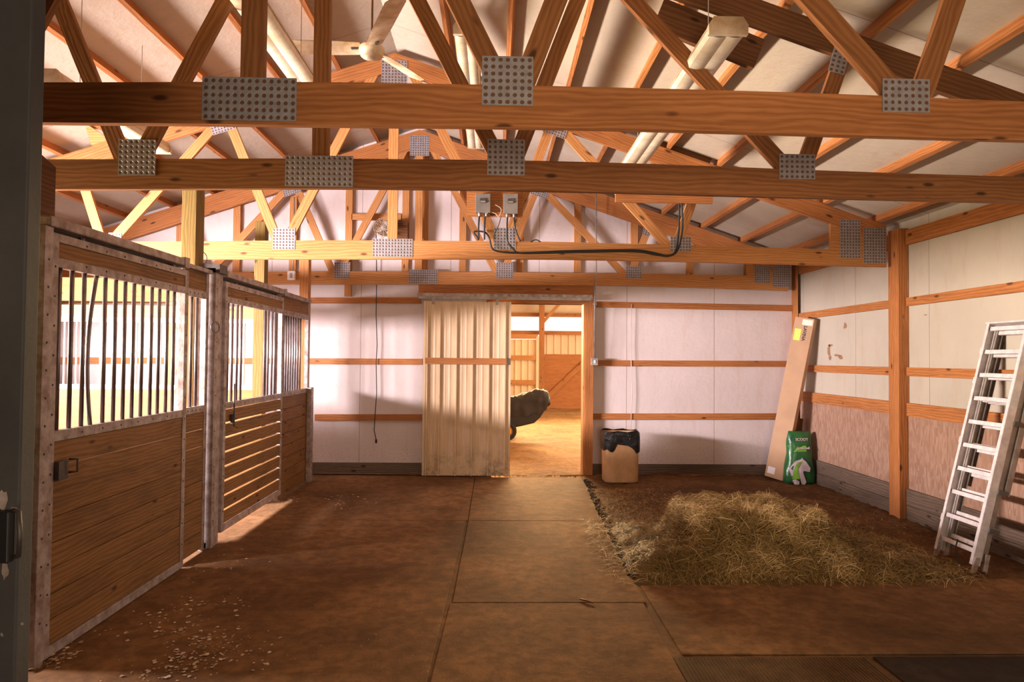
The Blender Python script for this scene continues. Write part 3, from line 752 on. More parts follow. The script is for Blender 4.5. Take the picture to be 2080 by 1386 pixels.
hub = PY(755, 105, 5.4)
cf = thing('ceiling_fan', 'rusty white ceiling fan with three blades hanging behind the nearest truss', 'ceiling fan', None, hub)
mb = MB(); mb.lathe([(0, -.058), (.035, -.058), (.038, -.052), (.075, -.046), (.088, -.035), (.09, -.018), (.094, -.014), (.102, .006), (.100, .03), (.088, .042), (.05, .055), (.03, .06), (0, .06)], 32); mb.build('motor_housing', M['fan_white'], cf, True)
mb = MB(); mb.lathe([(.028, .06), (.034, .10), (.02, .13), (0, .13)], 16); mb.build('yoke', M['fan_white'], cf, True)
zr = ztop(hub.x)+PH-hub.z
mb = MB(); mb.tube([(0, 0, .1), (0, 0, zr-.02)], .008, 8); mb.build('down_rod', M['pine_dark'], cf, True)
mb = MB(); mb.lathe([(0, zr-.13), (.03, zr-.12), (.045, zr-.08), (.05, zr-.04), (0, zr-.035)], 20); mb.build('ceiling_cup', M['fan_white'], cf, True)
for ang in (180, 300-240, 300):
    a = math.radians({180: 180, 60: 62, 300: -68}[ang])
    ca, sa = math.cos(a), math.sin(a); mb = MB()
    L0, L1, wd = .085, (.84 if ang == 300 else .67), .15
    def bl(u, v, top):
        r_ = L0+(L1-L0)*u; ww = wd*(.86+.14*min(1, u*3)) * (1 if u < .93 else math.sqrt(max(0, 1-((u-.93)/.07)**2))*.45+.55)
        s_ = (v-.5)*ww; tilt = .30
        return Vector((r_*ca-s_*sa, r_*sa+s_*ca, .022+s_*tilt+(.0035 if top else 0)-.006*(1-abs(2*v-1))))
    mb.grid(lambda u, v: bl(u, v, False), 14, 6); mb.grid(lambda u, v: bl(u, 1-v, True), 14, 6)
    mb.build('blade', M['fan_white'], cf, True)
    mb = MB(); mb.board((L0*.6*ca, L0*.6*sa, .02), (.16*ca, .16*sa, .018), .05, .006, (0, 0, 1)); mb.build('blade_bracket', M['steel_dark'], cf)

# ------------------------------------------------------------------ stall fronts along X = XS
XS = -2.345
def YS(px, py=700): return PX(px, py, XS).y
def zS(px, py): return PX(px, py, XS).z
TOPB = 2.065      # top of bar opening
SILL = 1.19
def rivets(mb, y0, y1, z0, z1, n, x):
    for k in range(n):
        u = (k+.5)/n; y = y0+(y1-y0)*u; z = z0+(z1-z0)*u
        m0 = len(mb.v); mb.lathe([(0, .004), (.005, .003), (.007, 0)], 7); mb.xf(lambda p, y=y, z=z: Vector((x+p.z, y+p.x, z+p.y)), m0)
def planks(root, y0, y1, z0, z1, n, gap, x, th=.036, name='plank_panel', mat='plank'):
    mb = MB(); h = (z1-z0)/n
    for k in range(n):
        a = z0+k*h+gap/2; b_ = z0+(k+1)*h-gap/2
        mb.box(x-th, x, y0, y1, a, b_)
    mb.build(name, M[mat], root, bevel=.0035)
def bars(root, ys, z0, z1, x, r=.0125, bent=None):
    for i, y in enumerate(ys):
        mb = MB()
        if bent and i in bent:
            b_ = bent[i]; pts = [(x, y+b_(u/14), z0+(z1-z0)*u/14) for u in range(15)]
        else: pts = [(x, y, z0), (x, y, z1)]
        mb.tube(pts, r, 10); mb.build('bar', M['bar_steel'], root, True)
def stall_door(label, y0, y1, barpx, x, lift, gap, n, ztopd, bent=None, st=.055, handle=True, sh=0):
    t_ = thing('stall_door', label, 'stall door', 'sliding stall doors')
    B = lambda nm, a, b_, c, d, mat='galv', x0=x-.045, x1=x: MB().box(x0, x1, a, b_, c, d).build(nm, M[mat], t_, bevel=.002)
    B('stile', y0, y0+st, lift, ztopd); B('stile', y1-st, y1, lift, ztopd)
    B('top_rail', y0+st, y1-st, ztopd-.045, ztopd); B('bar_rail', y0+st, y1-st, TOPB-.005, TOPB+.045)
    B('sill_rail', y0+st, y1-st, SILL-.055, SILL); B('bottom_rail', y0+st, y1-st, lift, lift+.055)
    B('header_plank', y0+st, y1-st, TOPB+.045, ztopd-.045, 'plank', x-.04, x-.008)
    planks(t_, y0+st-.005, y1-st+.005, lift+.055, SILL-.055, n, gap, x-.006)
    bars(t_, [YS(p_) for p_ in barpx], SILL-.004, TOPB, x-.024, bent=bent)
    mb = MB()
    rivets(mb, y0+st/2, y0+st/2, lift+.1, ztopd-.1, 13, x); rivets(mb, y1-st/2, y1-st/2, lift+.1, ztopd-.1, 13, x)
    for zz in (ztopd-.028, TOPB+.028, SILL-.028): rivets(mb, y0+.2, y1-.2, zz, zz, 6, x)
    mb.build('rivets', M['steel_dark'], t_)
    for yy in (y0+.28, y1-.22):
        mb = MB(); mb.box(x-.03, x-.01, yy-.02, yy+.02, ztopd, ztopd+.015); h_ = mb.build('hanger', M['steel_dark'], t_)
        mb = MB(); mb.tube([(x-.012, yy, ztopd+.0), (x-.008, yy, ztopd+.015)], .005, 6); mb.build('hanger_bolt', M['zinc'], h_)
    return t_
def stall_panel(label, y0, y1, barys, x, n, header=True, mat='plank', ztopd=2.27):
    t_ = thing('fixed_stall_front', label, 'stall panel', 'fixed stall front panels')
    B = lambda nm, a, b_, c, d, m_='galv', x0=x-.045, x1=x: MB().box(x0, x1, a, b_, c, d).build(nm, M[m_], t_, bevel=.002)
    st = .05
    B('stile', y1-st, y1, 0, ztopd); B('stile', y0, y0+st*.8, 0, ztopd)
    B('bar_rail', y0+st*.8, y1-st, TOPB-.005, TOPB+.055); B('sill_rail', y0+st*.8, y1-st, SILL-.055, SILL)
    B('header_plank', y0+st*.8, y1-st, TOPB+.055, ztopd, 'plank', x-.04, x-.008)
    planks(t_, y0+st*.8-.004, y1-st+.004, .02, SILL-.055, n, .005, x-.006, mat=mat)
    bars(t_, barys, SILL-.004, TOPB, x-.024)
    mb = MB(); rivets(mb, y1-st/2, y1-st/2, .1, ztopd-.1, 10, x); rivets(mb, y0+.1, y1-.1, TOPB+.025, TOPB+.025, 4, x); rivets(mb, y0+.1, y1-.1, SILL-.028, SILL-.028, 4, x); mb.build('rivets', M['steel_dark'], t_)
    return t_
yA0, yA1 = YS(90), YS(373)
bt = {3: (lambda u: -.012+.032*u*u-.050*math.sin(PI*u))}
d1 = stall_door('near stall door, thirteen bars with one bent, over dark planks', yA0, yA1, [115.5, 141, 166, 187, 209, 230.5, 249.8, 268, 286, 304.6, 320, 336.6, 350], XS+.03, .010, .004, 8, 2.238, bent=bt)
# wide middle stile strap
# latch on near door
mb = MB(); y_ = YS(112); mb.box(XS+.031, XS+.055, y_-.03, y_+.05, .93, 1.03); l_ = mb.build('latch', M['steel_dark'], d1)
mb = MB(); mb.tube([(XS+.05, y_+.06, .96), (XS+.085, y_+.08, .96), (XS+.085, y_+.08, 1.03), (XS+.05, y_+.06, 1.03)], .006, 6); mb.build('latch_handle', M['steel_dark'], l_, True)
yB0, yB1 = YS(374), YS(429)
p1_ = stall_panel('narrow fixed stall panel with three bars left of the middle steel post', yB0+.01, yB1, [YS(389), YS(400.5), YS(411)], XS-.025, 8)
yC0, yC1 = YS(449), YS(570)
d2 = stall_door('far stall door, missing middle bars, daylight showing between its planks', yC0, yC1, [460.5, 469.6, 479.7, 488, 536, 543, 551, 557], XS+.03, .085, .017, 8, 2.238)
mb = MB(); y_ = YS(466); mb.box(XS+.031, XS+.05, y_-.03, y_+.03, 1.0, 1.08); l_ = mb.build('latch', M['steel_dark'], d2)
mb = MB(); mb.tube([(XS+.06, y_-.02, 1.35), (XS+.06, y_-.02, .98), (XS+.075, y_+.03, .96)], .007, 6); mb.build('latch_rod', M['steel_dark'], l_, True)
yD0, yD1 = YS(571), YS(634)
stall_panel('fixed stall panel with ten thin bars at the far end of the stall fronts', yD0+.01, yD1-.05, [YS(575+k*4.75) for k in range(10)], XS-.025, 8)
# steel posts
def spost(label, ya, yb_, zt__, x0, x1):
    t_ = thing('steel_post', label, 'steel post', 'steel stall posts')
    MB().box(x0, x1, ya, yb_, 0, zt__).build('channel', M['galv'], t_, bevel=.003)
    mb = MB(); rivets(mb, (ya+yb_)/2, (ya+yb_)/2, .15, zt__-.1, 14, x1); mb.build('rivets', M['steel_dark'], t_)
    return t_
spost('near steel post edging the first stall door beside the grey door', YS(70), YS(88), 2.26, XS-.06, XS+.04)
mp = spost('dark steel post between the two stall fronts, a bright slit beside it', YS(431), YS(437.3), 2.33, XS-.12, XS+.02)
MB().box(XS-.12, XS+.01, YS(438.6), YS(448), 0.0, 2.33).build('outer_channel', M['galv'], mp, bevel=.003)
MB().box(XS-.11, XS+.05, YS(431), YS(447), 2.29, 2.36).build('cap_bracket', M['steel_dark'], mp)
MB().box(XS-.10, XS-.02, YS(431)-.0, YS(448)+.0, .0, .05).build('foot', M['steel_dark'], mp)
spost('slim dark steel post at the far end of the stall fronts', YS(629), YS(634), 1.2, XS-.022, XS+.03)
# tracks
def track(label, ya, yb_, za, zb_):
    t_ = thing('stall_track', label, 'stall track', 'stall door tracks')
    mb = MB(); mb.board((XS+.01, ya, za), (XS+.01, yb_, zb_), .055, .075, (1, 0, 0)); mb.build('rail', M['galv'], t_, bevel=.008)
    mb = MB(); mb.board((XS-.035, ya, za-.045), (XS-.035, yb_, zb_-.045), .10, .012, (1, 0, 0)); mb.build('recess_shade', M['black'], t_)  # black strip: the shade in the recess under the rail put into colour
    mb = MB(); mb.box(XS-.03, XS+.055, yb_-.06, yb_+.01, zb_-.04, zb_+.035); mb.build('end_bracket', M['galv'], t_)
    return t_
track('sliding track above the near stall door', YS(79), YS(366), 2.29, 2.29)
track('sliding track above the far stall door', YS(449), YS(571), 2.30, 2.30)
t_ = thing('stall_rail', 'slim steel cap rail over the narrow fixed stall panel', 'rail', 'stall cap rails'); MB().box(XS-.05, XS, YS(367), YS(430), 2.272, 2.305).build('cap', M['galv'], t_, bevel=.004)
t_ = thing('stall_rail', 'slim steel cap rail over the far fixed stall panel', 'rail', 'stall cap rails'); MB().box(XS-.05, XS+.01, YS(573), YS(631), 2.272, 2.32).build('cap', M['galv'], t_, bevel=.004)
# wheel / stop at far post, rings
def ring(c, r_, label, ax='y'):
    t_ = thing('tie_ring', label, 'ring', 'iron tie rings')
    mb = MB(); pts = [(c[0]+r_*math.cos(k*PI/10)*.35, c[1]+r_*math.cos(k*PI/10), c[2]+r_*math.sin(k*PI/10)) for k in range(21)]
    mb.tube(pts, .004, 6); mb.build('ring', M['steel_dark'], t_, True)
    mb = MB(); mb.tube([(c[0], c[1], c[2]+r_), (c[0]-.02, c[1]+.03, c[2]+r_+.01), (c[0]-.06, c[1]+.08, c[2]+r_+.01)], .005, 6); mb.build('eye_bolt', M['steel_dark'], t_, True)
ring(PX(411, 524, -2.50), .05, 'iron tie ring on the greenish post above the stall tracks')
ring(PX(411, 686, -2.455), .045, 'iron tie ring hanging inside the narrow fixed panel')
ring(PX(437, 665, XS+.045), .045, 'iron tie ring on the middle steel post')

# inside partition at the back of the stalls: plywood, white grille, boards
YP = 7.48
t_ = thing('stall_partition', 'inside stall partition of orange plywood with a white grille and boards above', 'stall partition')
xa, xb = XL+.02, -2.61
zp0 = PY(300, 791, YP).z; zp1 = PY(300, 783, YP).z; zr0 = PY(300, 655, YP).z; zr1 = PY(300, 646, YP).z
MB().box(xa, xb, YP, YP+.02, 0.0, zp0).build('plywood', M['plywood'], t_)
MB().box(xa, xb, YP-.01, YP+.03, zp0, zp1+.005).build('lower_channel', M['white_metal'], t_)
MB().box(xa, xb, YP-.01, YP+.03, zr0, zr1).build('upper_channel', M['white_metal'], t_)
MB().box(xa, xb, YP-.005, YP+.033, zr1, PY(300, 621, YP).z).build('top_board', M['pine_light'], t_)
MB().box(xa, xb, YP-.02, YP+.03, PY(300, 613, YP).z, PY(300, 566, YP).z).build('beam', M['treated'], t_)
px_ = [130, 156, 170, 196, 210, 224, 237, 247, 262, 277, 290, 303]
k = 0; x = PY(130, 700, YP).x
xx = PY(130, 700, YP).x
while xx < -2.66:
    MB().tube([(xx, YP+.01, zp1), (xx, YP+.01, zr0)], .0105, 8).build('bar', M['white_metal'], t_, True)
    xx += .128
MB().box(-3.62, -3.52, YP+.12, YP+.2, 0, 2.3).build('inner_post', M['pine_light'], t_)

# ------------------------------------------------------------------ grey door in the left foreground
YG = 1.45
gd = thing('grey_door', 'dark grey door edge filling the left foreground with a black latch', 'door')
ge = PY(77, 693, YG+.045).x
MB().box(-3.0, ge, YG, YG+.045, 0.02, 3.1).build('door_leaf', M['grey_door'], gd, bevel=.004)
lt = MB().box(PY(-30, 1090, YG).x, PY(30, 1090, YG).x, YG-.02, YG-.001, PY(20, 1140, YG).z, PY(20, 1036, YG).z).build('latch_plate', M['black'], gd, bevel=.003)
P = [PY(27, 1037, YG-.03), PY(38, 1040, YG-.05), PY(41, 1085, YG-.055), PY(38, 1130, YG-.05), PY(27, 1132, YG-.03)]
mb = MB(); mb.tube(P, .005, 8); mb.build('latch_handle', M['steel_dark'], lt, True)
mb = MB()
for (cx, cy, rx, ry) in ((6, 1015, 11, 20), (10, 1160, 8, 18), (30, 1034, 8, 4), (38, 1128, 5, 7), (45, 1268, 4, 3), (4, 1290, 3, 4)):
    pts = []
    for k in range(14):
        a = 2*PI*k/14; rr = random.uniform(.7, 1.15); p = PY(cx+rx*rr*math.cos(a), cy+ry*rr*math.sin(a), YG-.0012); pts.append(tuple(p))
    mb.face(pts[::-1])
mb.build('paint_patches', M['galv'], gd)

# ------------------------------------------------------------------ floor mats and ground
def fz(px, py): p = PZ(px, py); return p.x, p.y
def mat_slab(label, poly, z=.012, mat='mat', name='floor_mat'):
    mb = MB(); mb.prism(poly, z, 0.0005, axis='z')
    o = mb.build(name, M[mat], bevel=.006); tag(o, label, 'floor mat', 'dusty rubber floor mats'); return o
gx = .0035
cA = -.24; cB = fz(1290, 1190)[0]
rows = [(-.5, 2.25, 'nearest the camera'), (2.25, 4.47, 'in front'), (4.47, 6.70, 'halfway'), (6.70, 9.12, 'by the doorway')]
edge = [fz(1190, 984), fz(1200, 1010), fz(1216, 1043), fz(1232, 1075), fz(1248, 1108), fz(1262, 1140), fz(1275, 1165), fz(1292, 1190)]
def ex(y): e = sorted(edge, key=lambda t_: t_[1]); return float(np.interp(y, [a[1] for a in e], [a[0] for a in e]))
mat_slab('dusty mat in the middle of the aisle in front of the doorway', [(cA+gx, 6.70+gx), (ex(6.7), 6.70+gx), (ex(7.3), 7.3), (ex(8), 8), (ex(9.1), 9.1), (cA+.4, 9.1), (cA+gx, 9.1)])
mat_slab('dusty mat in the middle of the aisle left of the hay pile', [(cA+gx-.02, 4.47+gx), (cB, 4.47+gx), (ex(4.95), 4.95), (ex(5.6), 5.6), (ex(6.2), 6.2), (ex(6.69), 6.70-gx), (cA+gx, 6.70-gx)])
mat_slab('dusty mat in the middle of the aisle at the bottom of the photo', [(-.33, 2.2), (cB-.08, 2.2), (cB-.02, 4.47-gx), (-.27, 4.47-gx)])
mat_slab('dusty mat on the left of the aisle along the near stall door', [(-2.25, .6), (-.36, .6), (cA-.02, 6.70-gx), (-2.25, 6.70-gx)])
mat_slab('dusty mat on the left of the aisle below the sheet metal door', [(-2.25, 6.70+gx), (cA-.005, 6.70+gx), (cA-.005, 9.12), (-2.25, 9.12)])
q = fz(1360, 1338); r_ = fz(1800, 1322)
mat_slab('dusty mat right of the aisle between the hay and the ribbed mat', [(cB+.02, 3.70), (XR-.06, 3.70), (XR-.06, fz(1900, 1178)[1]), (cB+.03, fz(1300, 1190)[1]-.03)], .010)
# ribbed mat
t_ = thing('ribbed_mat', 'ribbed rubber mat at the bottom right edge of the photo', 'floor mat')
x_a, x_b = cB-.04, 2.02; MB().box(x_a, x_b, 2.0, 3.66, .0005, .010).build('base', M['mat_rib'], t_)
mb = MB(); n = 52
for k in range(n):
    xx = x_a+.03+(x_b-x_a-.06)*k/(n-1); mb.prism([(xx-.007, .010), (xx+.007, .010), (xx+.0035, .0155), (xx-.0035, .0155)], 2.02, 3.64)
mb.build('ribs', M['mat_rib'], t_)
mb = MB(); mb.box(2.05, XR-.06, 2.0, 3.66, .0005, .012); tag(mb.build('dark_mat', M['mat_dark'], bevel=.004), 'dark rubber mat in the bottom right corner beside the ribbed mat', 'floor mat')

from mathutils import noise as mnoise
def nz(x, y, s=1.0, z=0.0): return mnoise.noise(Vector((x*s, y*s, z)))
def fbm(x, y, s, z=0.0): return nz(x, y, s, z)+.5*nz(x, y, s*2.1, z+3)+.25*nz(x, y, s*4.3, z+7)
yf = fz(1900, 1178)[1]
def dirt_fn(u, v):
    y = yf+.03+(YB-.05-yf-.03)*v
    xl = ex(y) if y < 9.0 else ex(9.0); xl += .035*nz(0, y, 6)+.02*nz(3, y, 17)
    x = xl+(XR-.045-xl)*u
    e = min(1, u*14, (v+.0)*12)
    z = .012+.035*e*(.5+fbm(x, y, 2.2))*.6+.012*fbm(x, y, 11)*e
    yy = y+(.03*nz(x, 0, 5)+.02*nz(x, 4, 15) if v == 0 else 0)
    return (x, yy, max(z, .002) if e > 0 else .001)
mb = MB(); mb.grid(dirt_fn, 150, 150); struct(mb.build('ground_dirt', M['dirt'], None, True))
# the dark raw edge where the mats stop
mb = MB()
for k in range(420):
    if k < 300:
        y = random.uniform(yf, 8.9); x = ex(y)+abs(random.gauss(0, .035))
    else: x = random.uniform(cB, 2.2); y = yf+.02+abs(random.gauss(0, .04))
    s_ = random.uniform(.008, .03); m0 = len(mb.v)
    mb.lathe([(0, s_*.6), (s_*.6, s_*.45), (s_, .0), (s_*.5, -.01)], 6); mb.xf(lambda p: Vector((p.x*random.uniform(.7, 1.2)+x, p.y*random.uniform(.7, 1.2)+y, p.z+.015)), m0)
tag(mb.build('soil_clods', M['soil_black'], None, False), 'dark crumbs of soil along the edge of the mats', 'soil', None, 'stuff')

# ------------------------------------------------------------------ hay
def hay_h(x, y):
    def sm(a, b_, t_): t_ = min(1, max(0, (t_-a)/(b_-a))); return t_*t_*(3-2*t_)
    top = sm(1.38, 1.58, x+.08*nz(x, y, 3))*(1-sm(2.35, 3.15, x))
    front = sm(4.86, 5.28, y+.06*nz(x, y, 2.5)); back = 1-sm(5.75, 6.35, y)
    h = .45*top*front*back
    h = max(h, .17*sm(.98, 1.25, x)*(1-sm(1.5, 1.75, x))*sm(4.86, 5.06, y)*(1-sm(5.25, 5.6, y)))
    h = max(h, .13*sm(1.0, 1.6, x)*(1-sm(2.8, 3.75, x))*sm(4.80, 5.1, y)*(1-sm(5.9, 6.4, y)))
    h = max(h, .10*(sm(1.0, 1.3, x))*(1-sm(1.6, 1.8, x))*sm(5.2, 5.5, y)*(1-sm(6.1, 6.6, y)))
    b_ = .5+.5*fbm(x, y, 3.1); h *= .78+.30*b_
    return h+.02*fbm(x, y, 9)*(h > .03)
HX = (.85, 3.56); HY = (4.78, 6.7)
def hay_fn(u, v):
    x = HX[0]+(HX[1]-HX[0])*u; y = HY[0]+(HY[1]-HY[0])*v; return (x, y, max(hay_h(x, y), .0)*.92-.0)
hp = thing('hay_pile', 'big loose pile of dry hay on the dirt in front of the right wall', 'hay'); hp['kind'] = 'stuff'
mb = MB(); mb.grid(hay_fn, 110, 80); mb.uv = [(.12+.1*random.random(), 0) for _ in mb.uv]; mb.build('hay_core', M['hay'], hp, True)  # dark core puts the shade between the stalks into its colour
def strands(n, sampler, lmin, lmax, wd, seg=3, bias=None):
    V = []; F = []; U = []
    for _ in range(n):
        p, nrm, tone = sampler()
        a = random.uniform(0, 2*PI); L = random.uniform(lmin, lmax)
        d = Vector((math.cos(a), math.sin(a), random.gauss(0, .35)))
        d = (d - nrm*(d.dot(nrm)*random.uniform(.55, 1.0))).normalized()
        side = d.cross(nrm).normalized()*wd*random.uniform(.6, 1.3)
        curl = random.gauss(0, .35); lift = random.uniform(-.1, .55)
        b0 = len(V); c = p - d*L/2
        for s_ in range(seg+1):
            u = s_/seg
            q = c + d*(L*u) + side.normalized()*(curl*L*u*u) + nrm*(lift*L*u*(1-u)*2+.002)
            w_ = 1-.5*u
            V.append(tuple(q-side*w_)); V.append(tuple(q+side*w_))
        for s_ in range(seg):
            k = b0+2*s_; F.append((k, k+1, k+3, k+2)); U += [(tone, 0)]*4
    return V, F, U
def hay_sample():
    while True:
        x = random.uniform(*HX); y = random.uniform(*HY); h = hay_h(x, y)
        if h < .025 and random.random() > .12: continue
        e = .02; nx = -(hay_h(x+e, y)-hay_h(x-e, y))/(2*e); ny = -(hay_h(x, y+e)-hay_h(x, y-e))/(2*e)
        st = math.hypot(nx, ny)
        if random.random() > .45+.3*st: continue
        nrm = Vector((nx, ny, 1)).normalized()
        return Vector((x, y, max(h, .025)+random.uniform(-.014, .016))), nrm, min(1, max(0, random.gauss(.50, .22)+.42*fbm(x, y, 4.5)+.25*(h > .33)))  # lighter crest and darker patches put light and shade into the stalk tone
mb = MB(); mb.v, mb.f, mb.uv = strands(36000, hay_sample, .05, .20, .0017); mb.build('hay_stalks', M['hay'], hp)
def straw_sample():
    while True:
        r1 = random.random()
        if r1 < .7: x = random.gauss(1.45, .35); y = random.uniform(5.2, 8.2)
        elif r1 < .8: x = random.uniform(1.0, 4.0); y = random.gauss(6.4, .7)
        else: x = random.uniform(2.9, 3.6); y = random.uniform(4.9, 5.9)
        if y > 9.2 or x > XR-.06 or y < yf or (y < 9 and x < ex(y)-.05*random.random()): continue
        return Vector((x, y, .035+random.uniform(0, .01))), Vector((random.gauss(0, .15), random.gauss(0, .15), 1)).normalized(), random.random()
mb = MB(); mb.v, mb.f, mb.uv = strands(8000, straw_sample, .02, .09, .0013, 2)
tag(mb.build('loose_straw', M['straw']), 'loose bits of straw scattered over the dirt around the hay', 'straw', None, 'stuff')
# white shavings on the mats, bottom left
mb = MB(); V = []; F = []; U = []
def flake(x, y, s_):
    n = random.choice((4, 5, 6)); b0 = len(V); a0 = random.uniform(0, 2*PI)
    for k in range(n):
        a = a0+2*PI*k/n; r_ = s_*random.uniform(.5, 1.2); V.append((x+r_*math.cos(a), y+r_*math.sin(a)*1.1, .014+random.uniform(0, .35)*s_))
    F.append(tuple(range(b0, b0+n))); U.extend([(random.random(), 0)]*n)
clus = [(fz(390, 1235), .07, 30), (fz(420, 1300), .09, 60), (fz(365, 1280), .05, 30), (fz(360, 1345), .05, 40), (fz(430, 1335), .09, 50), (fz(450, 1345), .06, 25), (fz(370, 1365), .06, 40), (fz(320, 1260), .08, 25), (fz(470, 1230), .1, 20), (fz(530, 1315), .05, 12), (fz(535, 1355), .04, 10),
        (fz(300, 1370), .06, 18), (fz(200, 1300), .14, 25), (fz(260, 1200), .2, 20), (fz(720, 1025), .12, 30), (fz(700, 1010), .10, 14), (fz(590, 1015), .08, 30), (fz(570, 1000), .05, 25), (fz(440, 1150), .15, 20), (fz(110, 1345), .05, 60)]
for (c, sp, n) in clus:
    for k in range(n): flake(c[0]+random.gauss(0, sp), c[1]+random.gauss(0, sp*1.3), random.choice((.004, .006, .009, .014)))
for k in range(260): 
    x, y = random.uniform(-2.2, -.3), random.uniform(2.9, 8.8); flake(x, y, .003)
mb.v, mb.f, mb.uv = V, F, U
tag(mb.build('wood_shavings', M['crumb']), 'pale wood shavings strewn over the floor beside the stall fronts', 'shavings', None, 'stuff')
mb = MB(); p = [PZ(1178, 1217, .02), PZ(1192, 1221, .022), PZ(1205, 1226, .02)]; mb.tube(p, [.004, .006, .003], 6)
tag(mb.build('twig', M['pine_dark'], None, True), 'small twig lying on the mats left of the hay', 'twig')

# ------------------------------------------------------------------ bin with liner
c_ = PZ(1264, 987); bx, by = c_.x, c_.y+.17
tb = thing('waste_bin', 'tan plastic waste bin with a black liner beside the doorway', 'waste bin', None, (bx, by, 0.03))
def rsq(hw, hd, r_, n=40):
    pts = []
    for k in range(n):
        a = 2*PI*(k+.5)/n; c, s = math.cos(a), math.sin(a); e = .38
        pts.append((hw*math.copysign(abs(c)**e, c), hd*math.copysign(abs(s)**e, s)))
    return pts
def loft(mb, rings, closed_bottom=True):
    b0 = len(mb.v); n = len(rings[0])
    for R_ in rings: mb.v += [tuple(p) for p in R_]
    for i in range(len(rings)-1):
        for k in range(n):
            k2 = (k+1) % n; mb.f.append((b0+i*n+k, b0+i*n+k2, b0+(i+1)*n+k2, b0+(i+1)*n+k)); mb.uv += [(0, 0)]*4
    if closed_bottom: mb.f.append(tuple(b0+k for k in range(n))[::-1]); mb.uv += [(0, 0)]*n
mb = MB(); H_ = .63
loft(mb, [[(x, y, z) for x, y in rsq(a, b_, .05)] for a, b_, z in ((.205, .15, 0), (.218, .158, .015), (.222, .165, .3), (.226, .17, H_), (.215, .16, H_), (.208, .15, .05))])
mb.build('bin_body', M['tan_plastic'], tb, True)
mb = MB(); base = rsq(.232, .176, .05, 80); rings = []
for j in range(12):
    v = j/11; R_ = []
    for k, (x, y) in enumerate(base):
        a = math.atan2(y, x); front = -math.sin(a)
        drop = .20+.085*math.sin(a*3+.6)+.03*math.sin(a*7)
        # scalloped hem: higher in front centre
        if y < 0: drop = .255 - .16*math.exp(-((x+.00)/.085)**2) + .025*math.sin(x*40)
        z = H_+.02-drop*v; bul = 1+.03*math.sin(a*9+v*4)*v+.035*math.sin(v*PI)+.02*math.sin(a*17+3*v)
        if j == 0: bul = .97
        R_.append((x*bul, y*bul, z+(.01*math.sin(a*6) if j == 0 else 0)))
    rings.append(R_)
inner = [[(x*.93, y*.93, H_-.02) for x, y in base], [(x*.85, y*.85, H_-.25) for x, y in base]]
loft(mb, inner[::-1]+rings, True); mb.build('bin_liner', M['liner'], tb, True)

# ------------------------------------------------------------------ long cardboard box leaning in the corner
bl = PZ(1571, 979); bl.z = .055
ct = PY(1635, 646, 8.70)
cb = thing('cardboard_box', 'tall narrow cardboard box leaning in the back right corner', 'cardboard box')
B0 = Vector((bl.x, bl.y, .045)); ax = (ct-B0); LB = ax.length; ax.normalize()
side = Vector((.72, -.69, 0)); side = (side-ax*side.dot(ax)).normalized(); nb = ax.cross(side).normalized()   # nb roughly +y/back
if nb.y < 0: nb = -nb
WB, DB = .245, .11
def box_o(u, v, w_): return B0+side*u+ax*v+nb*w_
mb = MB(); cs = [(-WB/2, 0), (WB/2, 0), (WB/2, DB), (-WB/2, DB)]
P0 = [box_o(a, 0, b_) for a, b_ in cs]; P1 = [box_o(a, LB, b_) for a, b_ in cs]
for i in range(4):
    j = (i+1) % 4; mb.face([P0[i], P0[j], P1[j], P1[i]])
mb.face(P0[::-1]); mb.face(P1); mb.build('carton', M['card'], cb, bevel=.004)
def decal(u0, u1, v0, v1, off, nm, mat, shear=0):
    mb = MB(); mb.face([box_o(u0, v0, -off), box_o(u1, v0, -off), box_o(u1+shear, v1, -off), box_o(u0+shear, v1, -off)]); return mb.build(nm, M[mat], cb)
decal(-.02, .11, LB-.09, LB-.02, .0015, 'tape', 'tape')
decal(-.095, -.015, LB-.30, LB-.15, .0015, 'yellow_sticker', 'yellow')
decal(-.095, .0, .05, .14, .0015, 'shipping_label', 'paper')
def text(body, size, mat, parent, origin, xd, yd, name='lettering', off=0.0):
    cu = bpy.data.curves.new(name, 'FONT'); cu.body = body; cu.size = size; cu.extrude = .0003; cu.offset = off
    cu.align_x = 'CENTER'; cu.align_y = 'CENTER'
    o = bpy.data.objects.new(name+'_tmp', cu); COL.objects.link(o)
    dg = bpy.context.evaluated_depsgraph_get(); me = bpy.data.meshes.new_from_object(o.evaluated_get(dg)); bpy.data.objects.remove(o)
    me.materials.clear(); me.materials.append(mat); ob_ = bpy.data.objects.new(name, me); COL.objects.link(ob_)
    xd = Vector(xd).normalized(); yd = Vector(yd).normalized(); zd = xd.cross(yd)
    mt = Matrix((xd, yd, zd)).transposed().to_4x4(); mt.translation = origin
    me.transform(mt); ob_.parent = parent; return ob_
text('LAVINA', .056, M['ink'], cb, box_o(.03, LB-.20, -.003), -ax, side, 'lettering', .0025)
text('RING', .045, M['bag_lime'], cb, box_o(-.055, LB-.225, -.003), -ax, side, 'sticker_lettering', .001)
# small board behind the bag
p, q = PZ(1622, 960), PY(1634, 850, 9.05); mb = MB(); mb.board((q.x-.20, 8.98, .05), (q.x-.07, 9.06, q.z), .105, .03, (0, -1, 0))
tag(mb.build('short_board', M['pine_dark']), 'short brown board leaning in the corner behind the feed bag', 'board')

